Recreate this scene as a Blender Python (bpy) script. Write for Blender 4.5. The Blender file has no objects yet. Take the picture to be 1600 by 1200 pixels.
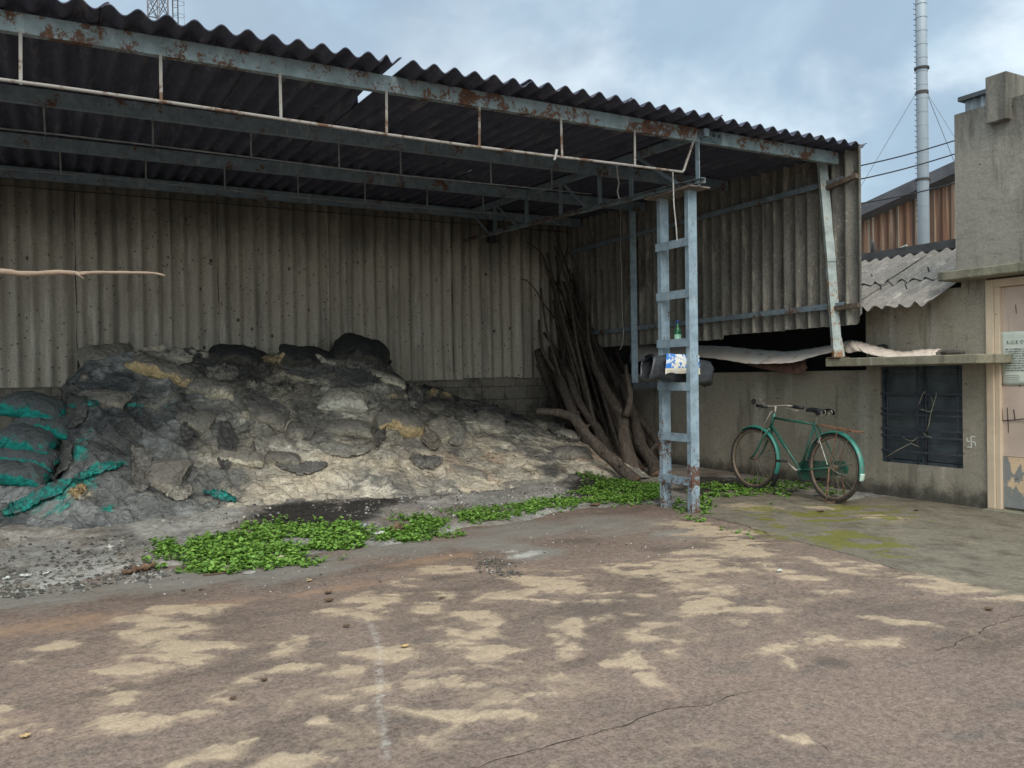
import bpy, math, random
import numpy as np
from mathutils import Vector, Matrix
from mathutils.bvhtree import BVHTree

random.seed(7)
S = bpy.context.scene
COL = S.collection
PI = math.pi

# ------------------------------------------------------------------ camera
# world: x runs along the shed front, y runs back into the shed, z up; eye at (0,0,1.35)
F = 1300.0
EYE = Vector((0, 0, 1.35))
YAW = math.atan(720 / 1300)
PITCH = math.atan(11.4 / 1300)
ROLL = 0.0158
RM = (Matrix.Rotation(-YAW, 3, 'Z') @ Matrix.Rotation(PI / 2 - PITCH, 3, 'X') @ Matrix.Rotation(-ROLL, 3, 'Z'))
cam_d = bpy.data.cameras.new('camera')
cam = bpy.data.objects.new('camera', cam_d)
COL.objects.link(cam)
cam.matrix_world = Matrix.Translation(EYE) @ RM.to_4x4()
cam_d.sensor_width = 36
cam_d.lens = 36 * F / 1600
cam_d.clip_end = 2000
cam_d.clip_start = 0.05
S.camera = cam

def ray(px, py):
    return (RM @ Vector(((px - 800) / F, -(py - 600) / F, -1))).normalized()

def on(px, py, axis, val):
    """point seen at photo pixel (px,py) on the plane x|y|z = val"""
    d = ray(px, py)
    i = 'xyz'.index(axis)
    t = (val - EYE[i]) / d[i]
    return EYE + d * t

def gnd(px, py, z=0.0):
    return on(px, py, 'z', z)

# ------------------------------------------------------------------ numpy noise
def _h(ix, iy, seed):
    n = (ix.astype(np.int64) * 374761393 + iy.astype(np.int64) * 668265263 + seed * 1442695041) & 0x7fffffff
    n = ((n ^ (n >> 13)) * 1274126177) & 0x7fffffff
    n = n ^ (n >> 16)
    return (n & 0xffff) / 65535.0

def vn(x, y, seed=0):
    x = np.asarray(x, float); y = np.asarray(y, float)
    ix = np.floor(x); iy = np.floor(y)
    fx = x - ix; fy = y - iy
    fx = fx * fx * fx * (fx * (fx * 6 - 15) + 10); fy = fy * fy * fy * (fy * (fy * 6 - 15) + 10)
    a = _h(ix, iy, seed); b = _h(ix + 1, iy, seed); c = _h(ix, iy + 1, seed); d = _h(ix + 1, iy + 1, seed)
    return (a * (1 - fx) + b * fx) * (1 - fy) + (c * (1 - fx) + d * fx) * fy

def fbm(x, y, o=4, seed=0):
    r = 0; amp = 0.5; tot = 0
    for i in range(o):
        r = r + amp * vn(x, y, seed + i * 17); tot += amp
        x = np.asarray(x) * 2.03 + 3.1; y = np.asarray(y) * 2.03 + 1.7; amp *= 0.5
    return r / tot

def ridge(x, y, o=3, seed=0):
    r = 0; amp = 0.5; tot = 0
    for i in range(o):
        r = r + amp * (1 - np.abs(2 * vn(x, y, seed + i * 31) - 1)) ** 2.2; tot += amp
        x = np.asarray(x) * 2.1 + 5; y = np.asarray(y) * 2.1 + 9; amp *= 0.5
    return r / tot

def sst(a, b, x):
    t = np.clip((np.asarray(x, float) - a) / (b - a), 0, 1)
    return t * t * (3 - 2 * t)

# ------------------------------------------------------------------ objects
def tag(o, label=None, cat=None, group=None, kind=None):
    if label: o['label'] = label
    if cat: o['category'] = cat
    if group: o['group'] = group
    if kind: o['kind'] = kind
    return o

def thing(name, label, cat, loc=(0, 0, 0), group=None):
    o = bpy.data.objects.new(name, None)
    o.empty_display_size = 0.1
    COL.objects.link(o)
    o.location = loc
    return tag(o, label, cat, group)

def world_loc(o):
    v = Vector(o.location)
    while o.parent:
        o = o.parent
        v += Vector(o.location)
    return v

class MB:
    def __init__(self):
        self.v = []; self.f = []; self.m = []; self.mi = 0
    def add(self, vs, fs):
        b = len(self.v)
        self.v += [tuple(p) for p in vs]
        for f in fs:
            self.f.append(tuple(i + b for i in f)); self.m.append(self.mi)
        return b
    def box(self, c, s, rot=None):
        c = Vector(c); hx, hy, hz = s[0] / 2, s[1] / 2, s[2] / 2
        P = [Vector((x, y, z)) for z in (-hz, hz) for y in (-hy, hy) for x in (-hx, hx)]
        if rot is not None: P = [rot @ p for p in P]
        self.add([c + p for p in P], [(0, 2, 3, 1), (4, 5, 7, 6), (0, 1, 5, 4), (2, 6, 7, 3), (0, 4, 6, 2), (1, 3, 7, 5)])
        return self
    def bx(self, x0, x1, y0, y1, z0, z1):
        return self.box(((x0 + x1) / 2, (y0 + y1) / 2, (z0 + z1) / 2), (x1 - x0, y1 - y0, z1 - z0))
    def bar(self, p, q, w, h, up=(0, 0, 1)):
        """rectangular bar p->q, w across, h along 'up'"""
        p = Vector(p); q = Vector(q); d = (q - p); L = d.length; d.normalize()
        up = Vector(up); s = d.cross(up)
        if s.length < 1e-4: s = d.cross(Vector((1, 0, 0)))
        s.normalize(); u = s.cross(d)
        vs = []
        for e in (p, q):
            for a, b in ((-1, -1), (1, -1), (1, 1), (-1, 1)):
                vs.append(e + s * (a * w / 2) + u * (b * h / 2))
        self.add(vs, [(3, 2, 1, 0), (4, 5, 6, 7), (0, 1, 5, 4), (1, 2, 6, 5), (2, 3, 7, 6), (3, 0, 4, 7)])
        return self
    def tube(self, pts, r, n=8, cap=True, capmat=None, wob=None):
        pts = [Vector(p) for p in pts]
        rs = r if isinstance(r, (list, tuple)) else [r] * len(pts)
        b = len(self.v)
        ref = None
        for i, p in enumerate(pts):
            d = (pts[min(i + 1, len(pts) - 1)] - pts[max(i - 1, 0)]).normalized()
            if ref is None:
                ref = d.cross(Vector((0.31, 0.17, 0.93)))
                if ref.length < 0.1: ref = d.cross(Vector((1, 0, 0)))
            ref = (ref - d * ref.dot(d)).normalized()
            s = d.cross(ref)
            for k in range(n):
                a = 2 * PI * k / n
                rr = rs[i] * (1 + (wob(i, k) if wob else 0))
                self.v.append(tuple(p + (ref * math.cos(a) + s * math.sin(a)) * rr))
        for i in range(len(pts) - 1):
            for k in range(n):
                k2 = (k + 1) % n
                self.f.append((b + i * n + k, b + i * n + k2, b + (i + 1) * n + k2, b + (i + 1) * n + k)); self.m.append(self.mi)
        if cap:
            cm = self.mi if capmat is None else capmat
            self.f.append(tuple(b + k for k in range(n - 1, -1, -1))); self.m.append(cm)
            e = b + (len(pts) - 1) * n
            self.f.append(tuple(e + k for k in range(n))); self.m.append(cm)
        return self
    def ring(self, c, axis, R, r, n=40, m=8, a0=0, a1=2 * PI, prof=None):
        """torus (or arc) round axis; prof: optional list of (dr, dz) closed section"""
        c = Vector(c); ax = Vector(axis).normalized()
        e1 = ax.cross(Vector((0, 0, 1)))
        if e1.length < 0.1: e1 = ax.cross(Vector((1, 0, 0)))
        e1.normalize(); e2 = ax.cross(e1)
        sec = prof or [(r * math.cos(2 * PI * j / m), r * math.sin(2 * PI * j / m)) for j in range(m)]
        m = len(sec); b = len(self.v)
        closed = abs(a1 - a0 - 2 * PI) < 1e-6
        nn = n if closed else n + 1
        for i in range(nn):
            a = a0 + (a1 - a0) * i / n
            d = e1 * math.cos(a) + e2 * math.sin(a)
            for dr, dz in sec:
                self.v.append(tuple(c + d * (R + dr) + ax * dz))
        for i in range(n):
            i2 = (i + 1) % nn
            for j in range(m):
                j2 = (j + 1) % m
                self.f.append((b + i * m + j, b + i2 * m + j, b + i2 * m + j2, b + i * m + j2)); self.m.append(self.mi)
        if not closed:
            self.f.append(tuple(b + j for j in range(m))); self.m.append(self.mi)
            self.f.append(tuple(b + n * m + j for j in range(m - 1, -1, -1))); self.m.append(self.mi)
        return self
    def build(self, name, mats, parent=None, smooth=False, loc=None, bevel=0):
        me = bpy.data.meshes.new(name)
        o = bpy.data.objects.new(name, me)
        COL.objects.link(o)
        if parent is not None:
            w = world_loc(parent); o.parent = parent
            off = w
            if loc is not None:
                off = Vector(loc); o.location = off - w
        else:
            off = Vector(loc) if loc is not None else Vector((0, 0, 0))
            o.location = off
        me.from_pydata([(p[0] - off.x, p[1] - off.y, p[2] - off.z) for p in self.v], [], self.f)
        if not isinstance(mats, (list, tuple)): mats = [mats]
        for m in mats: me.materials.append(m)
        if len(mats) > 1: me.polygons.foreach_set('material_index', self.m)
        if smooth: me.polygons.foreach_set('use_smooth', [True] * len(me.polygons))
        me.update()
        if bevel:
            md = o.modifiers.new('bevel', 'BEVEL'); md.width = bevel; md.segments = 2; md.limit_method = 'ANGLE'; md.angle_limit = 0.7
        return o

def fix_normals(o):
    import bmesh
    bm = bmesh.new(); bm.from_mesh(o.data)
    bmesh.ops.recalc_face_normals(bm, faces=bm.faces)
    bm.to_mesh(o.data); bm.free()
    return o

def grid_mesh(name, P, mats, parent=None, smooth=True, col=None, solid=0, loc=None, attrs=None, close=False):
    """P: (n,m,3) array of world points"""
    n, m = P.shape[:2]
    V = P.reshape(-1, 3).copy()
    idx = np.arange(n * m).reshape(n, m)
    q = np.stack([idx[:-1, :-1], idx[1:, :-1], idx[1:, 1:], idx[:-1, 1:]], -1).reshape(-1, 4)
    me = bpy.data.meshes.new(name)
    o = bpy.data.objects.new(name, me); COL.objects.link(o)
    if parent is not None:
        w = world_loc(parent); o.parent = parent; off = w
        if loc is not None: off = Vector(loc); o.location = off - w
    else:
        off = Vector(loc) if loc is not None else Vector((0, 0, 0)); o.location = off
    V -= np.array(off)
    me.vertices.add(len(V)); me.vertices.foreach_set('co', V.ravel())
    me.loops.add(q.size); me.loops.foreach_set('vertex_index', q.ravel().astype(np.int32))
    me.polygons.add(len(q)); me.polygons.foreach_set('loop_start', np.arange(0, q.size, 4, dtype=np.int32))
    me.update(calc_edges=True)
    if not isinstance(mats, (list, tuple)): mats = [mats]
    for mm in mats: me.materials.append(mm)
    if smooth: me.polygons.foreach_set('use_smooth', [True] * len(q))
    for k, a in (attrs or {}).items():
        A = me.attributes.new(k, 'FLOAT', 'POINT'); A.data.foreach_set('value', np.asarray(a, np.float32).ravel())
    if col is not None:
        A = me.color_attributes.new('Col', 'FLOAT_COLOR', 'POINT')
        c4 = np.ones((n * m, 4), np.float32); c4[:, :3] = col.reshape(-1, 3)
        A.data.foreach_set('color', c4.ravel())
    if solid:
        md = o.modifiers.new('solid', 'SOLIDIFY'); md.thickness = solid; md.offset = 0
    me.update()
    return o

def grid_bvh(P):
    n, m = P.shape[:2]
    V = [Vector(p) for p in P.reshape(-1, 3)]
    fs = [(i * m + j, (i + 1) * m + j, (i + 1) * m + j + 1, i * m + j + 1) for i in range(n - 1) for j in range(m - 1)]
    return BVHTree.FromPolygons(V, fs)

def copy_tree(o, parent=None):
    c = o.copy(); COL.objects.link(c); c.parent = parent
    for ch in [x for x in bpy.data.objects if x.parent == o]:
        copy_tree(ch, c)
    return c

# ------------------------------------------------------------------ materials
class MT:
    def __init__(self, name, rough=0.9, spec=0.3, metal=0.0, coord='pos'):
        self.m = bpy.data.materials.new(name); self.m.use_nodes = True
        self.t = self.m.node_tree; self.t.nodes.clear()
        self.out = self.n('ShaderNodeOutputMaterial'); self.b = self.n('ShaderNodeBsdfPrincipled')
        self.t.links.new(self.b.outputs[0], self.out.inputs[0])
        self.b.inputs['Roughness'].default_value = rough
        self.b.inputs['Metallic'].default_value = metal
        self.b.inputs['Specular IOR Level'].default_value = spec
        if coord == 'pos': self.co = self.n('ShaderNodeNewGeometry').outputs['Position']
        else: self.co = self.n('ShaderNodeTexCoord').outputs['Object']
        if coord == 'objrand':
            oi = self.n('ShaderNodeObjectInfo').outputs['Random']
            a = self.n('ShaderNodeVectorMath'); a.operation = 'ADD'
            s = self.n('ShaderNodeVectorMath'); s.operation = 'SCALE'
            s.inputs[0].default_value = (37, 53, 71); self.t.links.new(oi, s.inputs['Scale'])
            self.t.links.new(self.co, a.inputs[0]); self.t.links.new(s.outputs[0], a.inputs[1]); self.co = a.outputs[0]
        self.h = None
    def n(self, t): return self.t.nodes.new(t)
    def L(self, a, sock):
        if isinstance(a, (int, float)): sock.default_value = a
        elif isinstance(a, tuple): sock.default_value = a if len(a) == 4 else (*a, 1)
        else: self.t.links.new(a, sock)
    def noise(self, scale=5, detail=4, rough=0.55, st=(1, 1, 1), dist=0.0, off=(0, 0, 0)):
        mp = self.n('ShaderNodeMapping'); mp.inputs['Scale'].default_value = st; mp.inputs['Location'].default_value = off
        self.t.links.new(self.co, mp.inputs[0])
        k = self.n('ShaderNodeTexNoise'); k.inputs['Scale'].default_value = scale; k.inputs['Detail'].default_value = detail
        k.inputs['Roughness'].default_value = rough; k.inputs['Distortion'].default_value = dist
        self.t.links.new(mp.outputs[0], k.inputs['Vector'])
        return k.outputs['Fac']
    def voro(self, scale=5, st=(1, 1, 1), feat='F1', rnd=1.0):
        mp = self.n('ShaderNodeMapping'); mp.inputs['Scale'].default_value = st
        self.t.links.new(self.co, mp.inputs[0])
        k = self.n('ShaderNodeTexVoronoi'); k.inputs['Scale'].default_value = scale; k.feature = feat
        k.inputs['Randomness'].default_value = rnd
        self.t.links.new(mp.outputs[0], k.inputs['Vector'])
        return k.outputs['Distance']
    def crumple(self, scale, warp=0.35, st=(1, 1, 1), nscale=3.0):
        """(edge distance, cell distance) of a warped voronoi: the creases of crushed sacking"""
        k = self.n('ShaderNodeTexNoise'); k.inputs['Scale'].default_value = nscale; k.inputs['Detail'].default_value = 4
        self.t.links.new(self.co, k.inputs['Vector'])
        s = self.n('ShaderNodeVectorMath'); s.operation = 'MULTIPLY_ADD'; s.inputs[1].default_value = (warp, warp, warp)
        self.t.links.new(k.outputs['Color'], s.inputs[0]); self.t.links.new(self.co, s.inputs[2])
        mp = self.n('ShaderNodeMapping'); mp.inputs['Scale'].default_value = st
        self.t.links.new(s.outputs[0], mp.inputs[0])
        r = []
        for f in ('DISTANCE_TO_EDGE', 'F1'):
            v = self.n('ShaderNodeTexVoronoi'); v.feature = f; v.inputs['Scale'].default_value = scale
            self.t.links.new(mp.outputs[0], v.inputs['Vector']); r.append(v.outputs['Distance'])
        return r
    def mask(self, f, a, b, lo=0.0, hi=1.0):
        k = self.n('ShaderNodeMapRange'); k.interpolation_type = 'SMOOTHSTEP'
        self.L(f, k.inputs['Value']); k.inputs['From Min'].default_value = a; k.inputs['From Max'].default_value = b
        k.inputs['To Min'].default_value = lo; k.inputs['To Max'].default_value = hi
        return k.outputs['Result']
    def math(self, op, a, b=0.0, clamp=False):
        k = self.n('ShaderNodeMath'); k.operation = op; k.use_clamp = clamp
        self.L(a, k.inputs[0]); self.L(b, k.inputs[1]); return k.outputs[0]
    def mix(self, f, a, b, mode='MIX'):
        k = self.n('ShaderNodeMix'); k.data_type = 'RGBA'; k.blend_type = mode
        self.L(f, k.inputs[0]); self.L(a, k.inputs[6]); self.L(b, k.inputs[7]); return k.outputs[2]
    def scale(self, c, f):
        """multiply colour by scalar socket"""
        k = self.n('ShaderNodeVectorMath'); k.operation = 'SCALE'
        self.L(c, k.inputs[0]) if not isinstance(c, tuple) else setattr(k.inputs[0], 'default_value', c[:3])
        self.L(f, k.inputs['Scale']); return k.outputs[0]
    def attr(self, name, what='Fac'):
        k = self.n('ShaderNodeAttribute'); k.attribute_name = name; return k.outputs[what]
    def axis(self, i):
        k = self.n('ShaderNodeSeparateXYZ'); self.t.links.new(self.co, k.inputs[0]); return k.outputs[i]
    def rand(self):
        return self.n('ShaderNodeObjectInfo').outputs['Random']
    def bump(self, h, strength=0.5, dist=0.01):
        k = self.n('ShaderNodeBump'); k.inputs['Strength'].default_value = strength; k.inputs['Distance'].default_value = dist
        self.L(h, k.inputs['Height'])
        if self.h is not None: self.t.links.new(self.h, k.inputs['Normal'])
        self.h = k.outputs[0]; self.t.links.new(self.h, self.b.inputs['Normal']); return self
    def done(self, color, rough=None, metal=None):
        self.L(color, self.b.inputs['Base Color'])
        if rough is not None: self.L(rough, self.b.inputs['Roughness'])
        if metal is not None: self.L(metal, self.b.inputs['Metallic'])
        return self.m

def plain(name, c, rough=0.7, var=0.25, scale=20, metal=0.0, spec=0.4, bump=0.15, coord='pos'):
    m = MT(name, rough, spec, metal, coord)
    f = m.noise(scale, 5, 0.6)
    col = m.scale(c, m.mask(f, 0.25, 0.75, 1 - var, 1 + var))
    if bump: m.bump(f, bump, 0.005)
    return m.done(col)
# ------------------------------------------------------------------ shared materials
def blobs(X, Y, lst, z=0.0, p=1.0):
    """sum of soft ellipses lying on the ground, given where the photo shows them (px,py,rx,ry,deg)"""
    r = np.zeros_like(X)
    for e in lst:
        px, py, rx, ry = e[:4]; a = math.radians(e[4] if len(e) > 4 else 0); w = e[5] if len(e) > 5 else 1.0
        c = gnd(px, py, z)
        A = gnd(px + rx * math.cos(a), py + rx * math.sin(a), z) - c
        B = gnd(px - ry * math.sin(a), py + ry * math.cos(a), z) - c
        det = A.x * B.y - A.y * B.x
        dx = X - c.x; dy = Y - c.y
        s = (dx * B.y - dy * B.x) / det; t = (A.x * dy - A.y * dx) / det
        r = np.maximum(r, w * np.exp(-(s * s + t * t) * 0.75 * p))
    return r

def line_dist(X, Y, pts):
    d = np.full(X.shape, 1e9); side = np.zeros(X.shape); tt = np.zeros(X.shape)
    for i in range(len(pts) - 1):
        ax, ay = pts[i][0], pts[i][1]; bx, by = pts[i + 1][0], pts[i + 1][1]
        ex, ey = bx - ax, by - ay; L2 = ex * ex + ey * ey
        t = np.clip(((X - ax) * ex + (Y - ay) * ey) / L2, 0, 1)
        dd = np.hypot(X - ax - t * ex, Y - ay - t * ey)
        s = np.sign(ex * (Y - ay) - ey * (X - ax))
        m = dd < d
        d = np.where(m, dd, d); side = np.where(m, s, side)
    return d, side

# yard surface ------------------------------------------------------
m = MT('yard_concrete', 0.85, 0.25)
base = m.mix(m.noise(1.3, 5, 0.6, off=(3, 1, 0)), (0.122, 0.085, 0.068), (0.215, 0.158, 0.131))
base = m.mix(m.mask(m.noise(0.8, 4, 0.6, off=(9, 4, 0)), 0.46, 0.66), base, (0.195, 0.138, 0.112)); base = m.mix(m.mask(m.noise(0.9, 6, 0.65, st=(.7, 1.3, 1), off=(2, 14, 0)), 0.47, 0.66, 0, .6), base, (0.075, 0.058, 0.048))
base = m.mix(m.mask(m.noise(3.2, 5, 0.65, st=(1, 1.6, 1), off=(5, 9, 0)), 0.54, 0.7, 0, 0.6), base, (0.105, 0.09, 0.08))
# aggregate speckle
sp = m.math('ADD', m.math('MULTIPLY', m.noise(70, 4, 0.8), .6), m.math('MULTIPLY', m.noise(26, 4, 0.75, off=(8, 8, 0)), .4))
base = m.scale(base, m.mask(sp, 0.36, 0.64, 0.58, 1.45))
sp2 = m.voro(55)
base = m.mix(m.mask(sp2, 0.05, 0.16, 0.55, 0.0), base, (0.36, 0.29, 0.23))
sp3 = m.voro(38)
base = m.mix(m.mask(sp3, 0.04, 0.12, 0.55, 0.0), base, (0.04, 0.034, 0.03))
# pale mossy concrete pad by the wall
pad = m.attr('pad')
padc = m.mix(m.noise(2.2, 5, 0.62, off=(1, 7, 2)), (0.11, 0.094, 0.072), (0.225, 0.195, 0.152))
padc = m.scale(padc, m.mask(m.noise(30, 4, 0.7), 0.3, 0.7, 0.8, 1.2))
padc = m.mix(m.mask(m.noise(3.5, 8, 0.75, st=(1.3, 0.9, 1), off=(4, 2, 0)), 0.45, 0.66, 0, 0.85), padc, (0.085, 0.07, 0.053))
base = m.mix(m.mask(m.math('ADD', pad, m.math('MULTIPLY', m.math('SUBTRACT', m.noise(9, 4), 0.5), 0.25)), 0.45, 0.55), base, padc)
# grey ash dust near the dirt
ash = m.math('ADD', m.attr('ash'), m.math('MULTIPLY', m.math('SUBTRACT', m.noise(3.2, 8, 0.72, st=(0.6, 1.5, 1)), 0.5), 1.6))
ashc = m.mix(m.noise(6, 6, 0.7, st=(.6, 1.4, 1)), (0.12, 0.108, 0.096), (0.27, 0.248, 0.222)); ashc = m.scale(ashc, m.mask(sp, .3, .7, .8, 1.2))
base = m.mix(m.mask(ash, 0.42, 0.95, 0, .85), base, ashc)
org = m.math('ADD', m.attr('orange'), m.math('MULTIPLY', m.math('SUBTRACT', m.noise(7, 7, 0.75), 0.5), 1.9))
base = m.mix(m.mask(org, 0.45, 1.0, 0, 0.5), base, (0.33, 0.20, 0.125))
# dark damp stains
dmp = m.math('ADD', m.attr('damp'), m.math('MULTIPLY', m.math('SUBTRACT', m.noise(4, 6, 0.65), 0.5), 0.7))
base = m.mix(m.mask(dmp, 0.4, 0.85, 0, 0.6), base, (0.06, 0.05, 0.043))
# wind-drifted sand
n1 = m.noise(4.5, 10, 0.74, dist=0.8, off=(11, 2, 0)); n2 = m.noise(60, 4, 0.8)
sv = m.math('ADD', m.attr('sand'), m.math('ADD', m.math('MULTIPLY', m.math('SUBTRACT', n1, 0.5), 2.5), m.math('MULTIPLY', m.math('SUBTRACT', n2, 0.5), 0.8)))
sandm = m.mask(sv, 0.52, 0.80)
sandc = m.mix(m.noise(12, 4, 0.6), (0.32, 0.24, 0.165), (0.50, 0.385, 0.275))
film = m.mask(sv, 0.15, 0.6, 0, 0.35)
base = m.mix(film, base, (0.38, 0.29, 0.2))
sandm = m.math('MULTIPLY', sandm, m.mask(m.noise(75, 4, .85, off=(3, 9, 0)), .40, .56, .30, 1.0)); sandm = m.math('MULTIPLY', sandm, m.mask(m.noise(7, 6, .7, off=(13, 9, 0)), .36, .52, .35, 1.0))
base = m.mix(m.math('MULTIPLY', sandm, 0.95), base, sandc)
# white lime spill
wh = m.math('ADD', m.attr('white'), m.math('MULTIPLY', m.math('SUBTRACT', m.noise(16, 7, 0.78), 0.5), 1.5))
base = m.mix(m.mask(wh, 0.40, 1.1, 0, 0.75), base, (0.55, 0.53, 0.5))
# moss
ms = m.math('ADD', m.attr('moss'), m.math('MULTIPLY', m.math('SUBTRACT', m.noise(9, 7, 0.78, st=(2.4, 0.8, 1)), 0.5), 1.9))
mossc = m.mix(m.noise(14, 4), (0.075, 0.08, 0.010), (0.19, 0.175, 0.03))
base = m.mix(m.mask(ms, 0.48, 0.8, 0, 0.8), base, mossc)
# cracks
crk = m.attr('crack')
base = m.mix(m.mask(crk, 0.35, 0.8), base, (0.03, 0.026, 0.022))
m.bump(sp, 0.35, 0.006); m.bump(sv, 0.12, 0.02); m.bump(m.noise(5, 5, 0.6), 0.25, 0.03)
M_YARD = m.done(base, m.mask(m.noise(2.2, 4), 0.35, 0.7, 0.7, 0.95))

xs = np.arange(-2.6, 9.01, 0.024); ys = np.arange(0.6, 8.61, 0.024)
X, Y = np.meshgrid(xs, ys, indexing='ij')
SAND = [(80,1015,32,11,-15),(35,1100,38,16,-15),(85,1140,22,7),(12,1162,18,5),(35,1148,14,4),
 (245,960,50,10,-8),(262,985,62,26,12),(300,1015,40,20,-15),(225,1040,60,22,-15),(190,1080,30,18,30),(320,958,36,8,-10),(330,1010,18,14),
 (200,1130,62,15,-18),(290,1105,48,11,-12),(370,1075,60,13,-25),(430,1048,40,11,-25),(455,1042,24,8),
 (420,1012,42,12,-10),(462,998,18,8),(330,1170,70,13,-22),(395,1145,34,10,5),(450,1190,50,14,-15),(520,1172,50,9,-12),(560,1080,40,7,-10),
 (595,1020,46,13,-5),(580,945,44,16,-10),(565,960,30,10),(520,957,20,7),(535,1052,24,11),(525,1130,14,8),(600,1135,20,22,20),(570,1150,24,12),(655,1148,18,14),(590,1105,16,5),
 (640,905,26,9),(690,893,46,9),(680,945,30,13,-20),(700,995,30,17),(760,980,26,14,-40),(770,1030,50,18),(690,1050,36,14),(650,1060,20,10),
 (750,960,30,12),(800,940,40,12),(740,1085,60,20,10),(710,1110,60,12),(790,1110,56,20),(860,1085,46,13),(870,1075,30,8),(830,1130,30,10),(730,1120,40,12),
 (870,925,60,10),(820,905,50,9,8),(905,910,40,12),(940,925,44,11),(840,940,24,10),(880,980,24,11),(850,1000,16,9),(885,1015,18,10),(950,970,30,8),
 (980,925,50,10),(1000,888,50,10),(1080,890,60,13),(1080,870,60,9),(1050,915,30,8),(1100,930,50,9),(1060,965,36,9),(1090,950,80,10,-5),(1010,972,56,10),(1160,960,50,11,-6),(1200,948,16,9),
 (1020,1000,38,17),(965,1028,18,8,-40),(1010,1045,46,9,40),(1025,1062,12,12),(1240,1012,42,9,-4),(1285,995,34,11),(1350,1005,40,6),(1240,1030,9,8),
 (1180,870,60,9,10),(1240,900,60,7,12),(1330,925,50,5),(1150,850,50,10,10),(1110,830,60,9,5),(1290,880,50,6,15),(1380,890,40,6,12),(1460,910,60,8,10),(1560,932,60,7,8),(1420,900,40,7,12),
 (1400,975,50,5,10),(1255,1165,30,5,25),(1060,820,40,6),(1180,795,40,4,5),(1380,812,30,4,5),(1290,795,30,3,5),(970,1170,40,7),(1090,1010,8,5)]
wxx = 0.26 * (fbm(X * 2.2, Y * 2.2, 5, 11) - .5) + 0.10 * (fbm(X * 9, Y * 9, 4, 12) - .5)
wyy = 0.26 * (fbm(X * 2.2 + 40, Y * 2.2, 5, 13) - .5) + 0.10 * (fbm(X * 9 + 40, Y * 9, 4, 14) - .5)
SR = X * .8747 - Y * .4846; TR = X * .4846 + Y * .8747
sand = blobs(X + wxx, Y + wyy, SAND, p=.85)
sand = sand * (.30 + 1.25 * sst(.34, .60, fbm(SR * 3.6 + 2, TR * 8.5, 6, 18))) * (.15 + 1.5 * fbm(SR * 12, TR * 24, 4, 19))
sand = np.maximum(sand * (.62 + .8 * fbm(X * 3.1 + 3, Y * 3.1, 4, 15)), .55 * sst(.55, .75, fbm(X * 2.0 + 8, Y * 2.6, 5, 16)) * (blobs(X, Y, [(760,1010,330,120,0,1.2),(1120,930,200,60,0,1.1),(300,1080,260,90,0,1.1)])))
PADL = [gnd(*p) for p in ((1060,800),(1120,812),(1165,822),(1210,838),(1270,852),(1330,868),(1400,889),(1480,910),(1600,942),(1800,1000),(2300,1160))]
d, side = line_dist(X, Y, [(p.x, p.y) for p in PADL])
pad = np.where(side > 0, np.clip(0.5 + d * 6, 0, 1), np.clip(0.5 - d * 6, 0, 1))
crack = np.where((d < 0.018) & (fbm(X * 3, Y * 3, 3, 5) > 0.42) & (X < 6.6), 1.0, 0.0)
def crackline(pts, w, wob):
    P = [gnd(*p) for p in pts]
    wx = (fbm(X * 5, Y * 5, 4, 21) - 0.5) * wob; wy = (fbm(X * 5 + 9, Y * 5, 4, 33) - 0.5) * wob
    dd, _ = line_dist(X + wx, Y + wy, [(p.x, p.y) for p in P])
    return np.where(dd < w, 1.0, np.clip(1 - (dd - w) / 0.012, 0, 1))
crack = crack * 0
if 0: crack = np.maximum(crack, crackline([(700,1205),(810,1182),(930,1150),(1000,1130),(1110,1105),(1160,1088)], 0.002, 0.10))
if 0: crack = np.maximum(crack, 0.8 * crackline([(1440,1020),(1480,1012),(1505,1000),(1530,993),(1580,968),(1640,955)], 0.001, 0.12))
ash = blobs(X, Y, [(60,925,140,32,-4,1.1),(260,905,160,24,-6,1.1),(440,890,140,24,-6,1.1),(620,858,120,18,-6,1),(760,850,80,16,0,1),(830,865,60,14,0,1.05),(950,820,120,22,0,.95),(1050,835,80,14,0,.8),(820,830,120,20,-5,1)])
orange = blobs(X + wxx, Y + wyy, [(120,975,150,14,-8,.9),(330,945,120,12,-8,.85),(520,920,120,9,-8,.8),(690,875,90,9,-8,1.0),(650,880,60,6,-8,1),(10,985,60,10,0,.9)])
damp = blobs(X, Y, [(250,1000,24,16,0,.9),(780,880,60,10,0,.8),(700,905,60,8,0,.7),(480,955,60,14,0,.55),(1300,1035,50,12,10,.85),(1190,905,40,8,0,.7),(1040,860,60,8,0,.7),(1000,905,50,8,0,.6),(560,1090,50,26,0,.6),(900,845,60,8,0,.7),(640,1130,30,50,0,.5),(1450,960,90,12,10,.5),(930,1100,40,14,0,.5),(1180,1050,160,20,10,.35)])
white = blobs(X + wxx * .5, Y + wyy * .5, [(830,868,40,7,-10,.85),(800,862,24,5,0,.7),(760,905,40,8,0,.4)])
lp = [gnd(*p) for p in ((566,972),(578,978),(590,996),(594,1020),(592,1060),(597,1110),(603,1150),(606,1190))]
dl, _ = line_dist(X + wxx * .12, Y + wyy * .12, [(p.x, p.y) for p in lp])
white = np.maximum(white, (np.exp(-(dl / .035) ** 2) * 1.0 + np.exp(-(dl / .10) ** 2) * .35) * np.where(Y > 4.75, .85, .45))
moss = blobs(X + wxx * 1.6, Y + wyy * .8, p=.5, lst=[(1290,805,66,9,4,1.1),(1340,800,60,8,0,1.0),(1240,815,50,9,5,1),(1350,845,60,12,8,.95),(1300,835,50,8,5,.75),(1380,860,40,8,8,.7),(1200,795,50,7,0,.55),(1400,812,60,6,4,.6),(1200,835,36,6,10,.55)])
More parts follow.
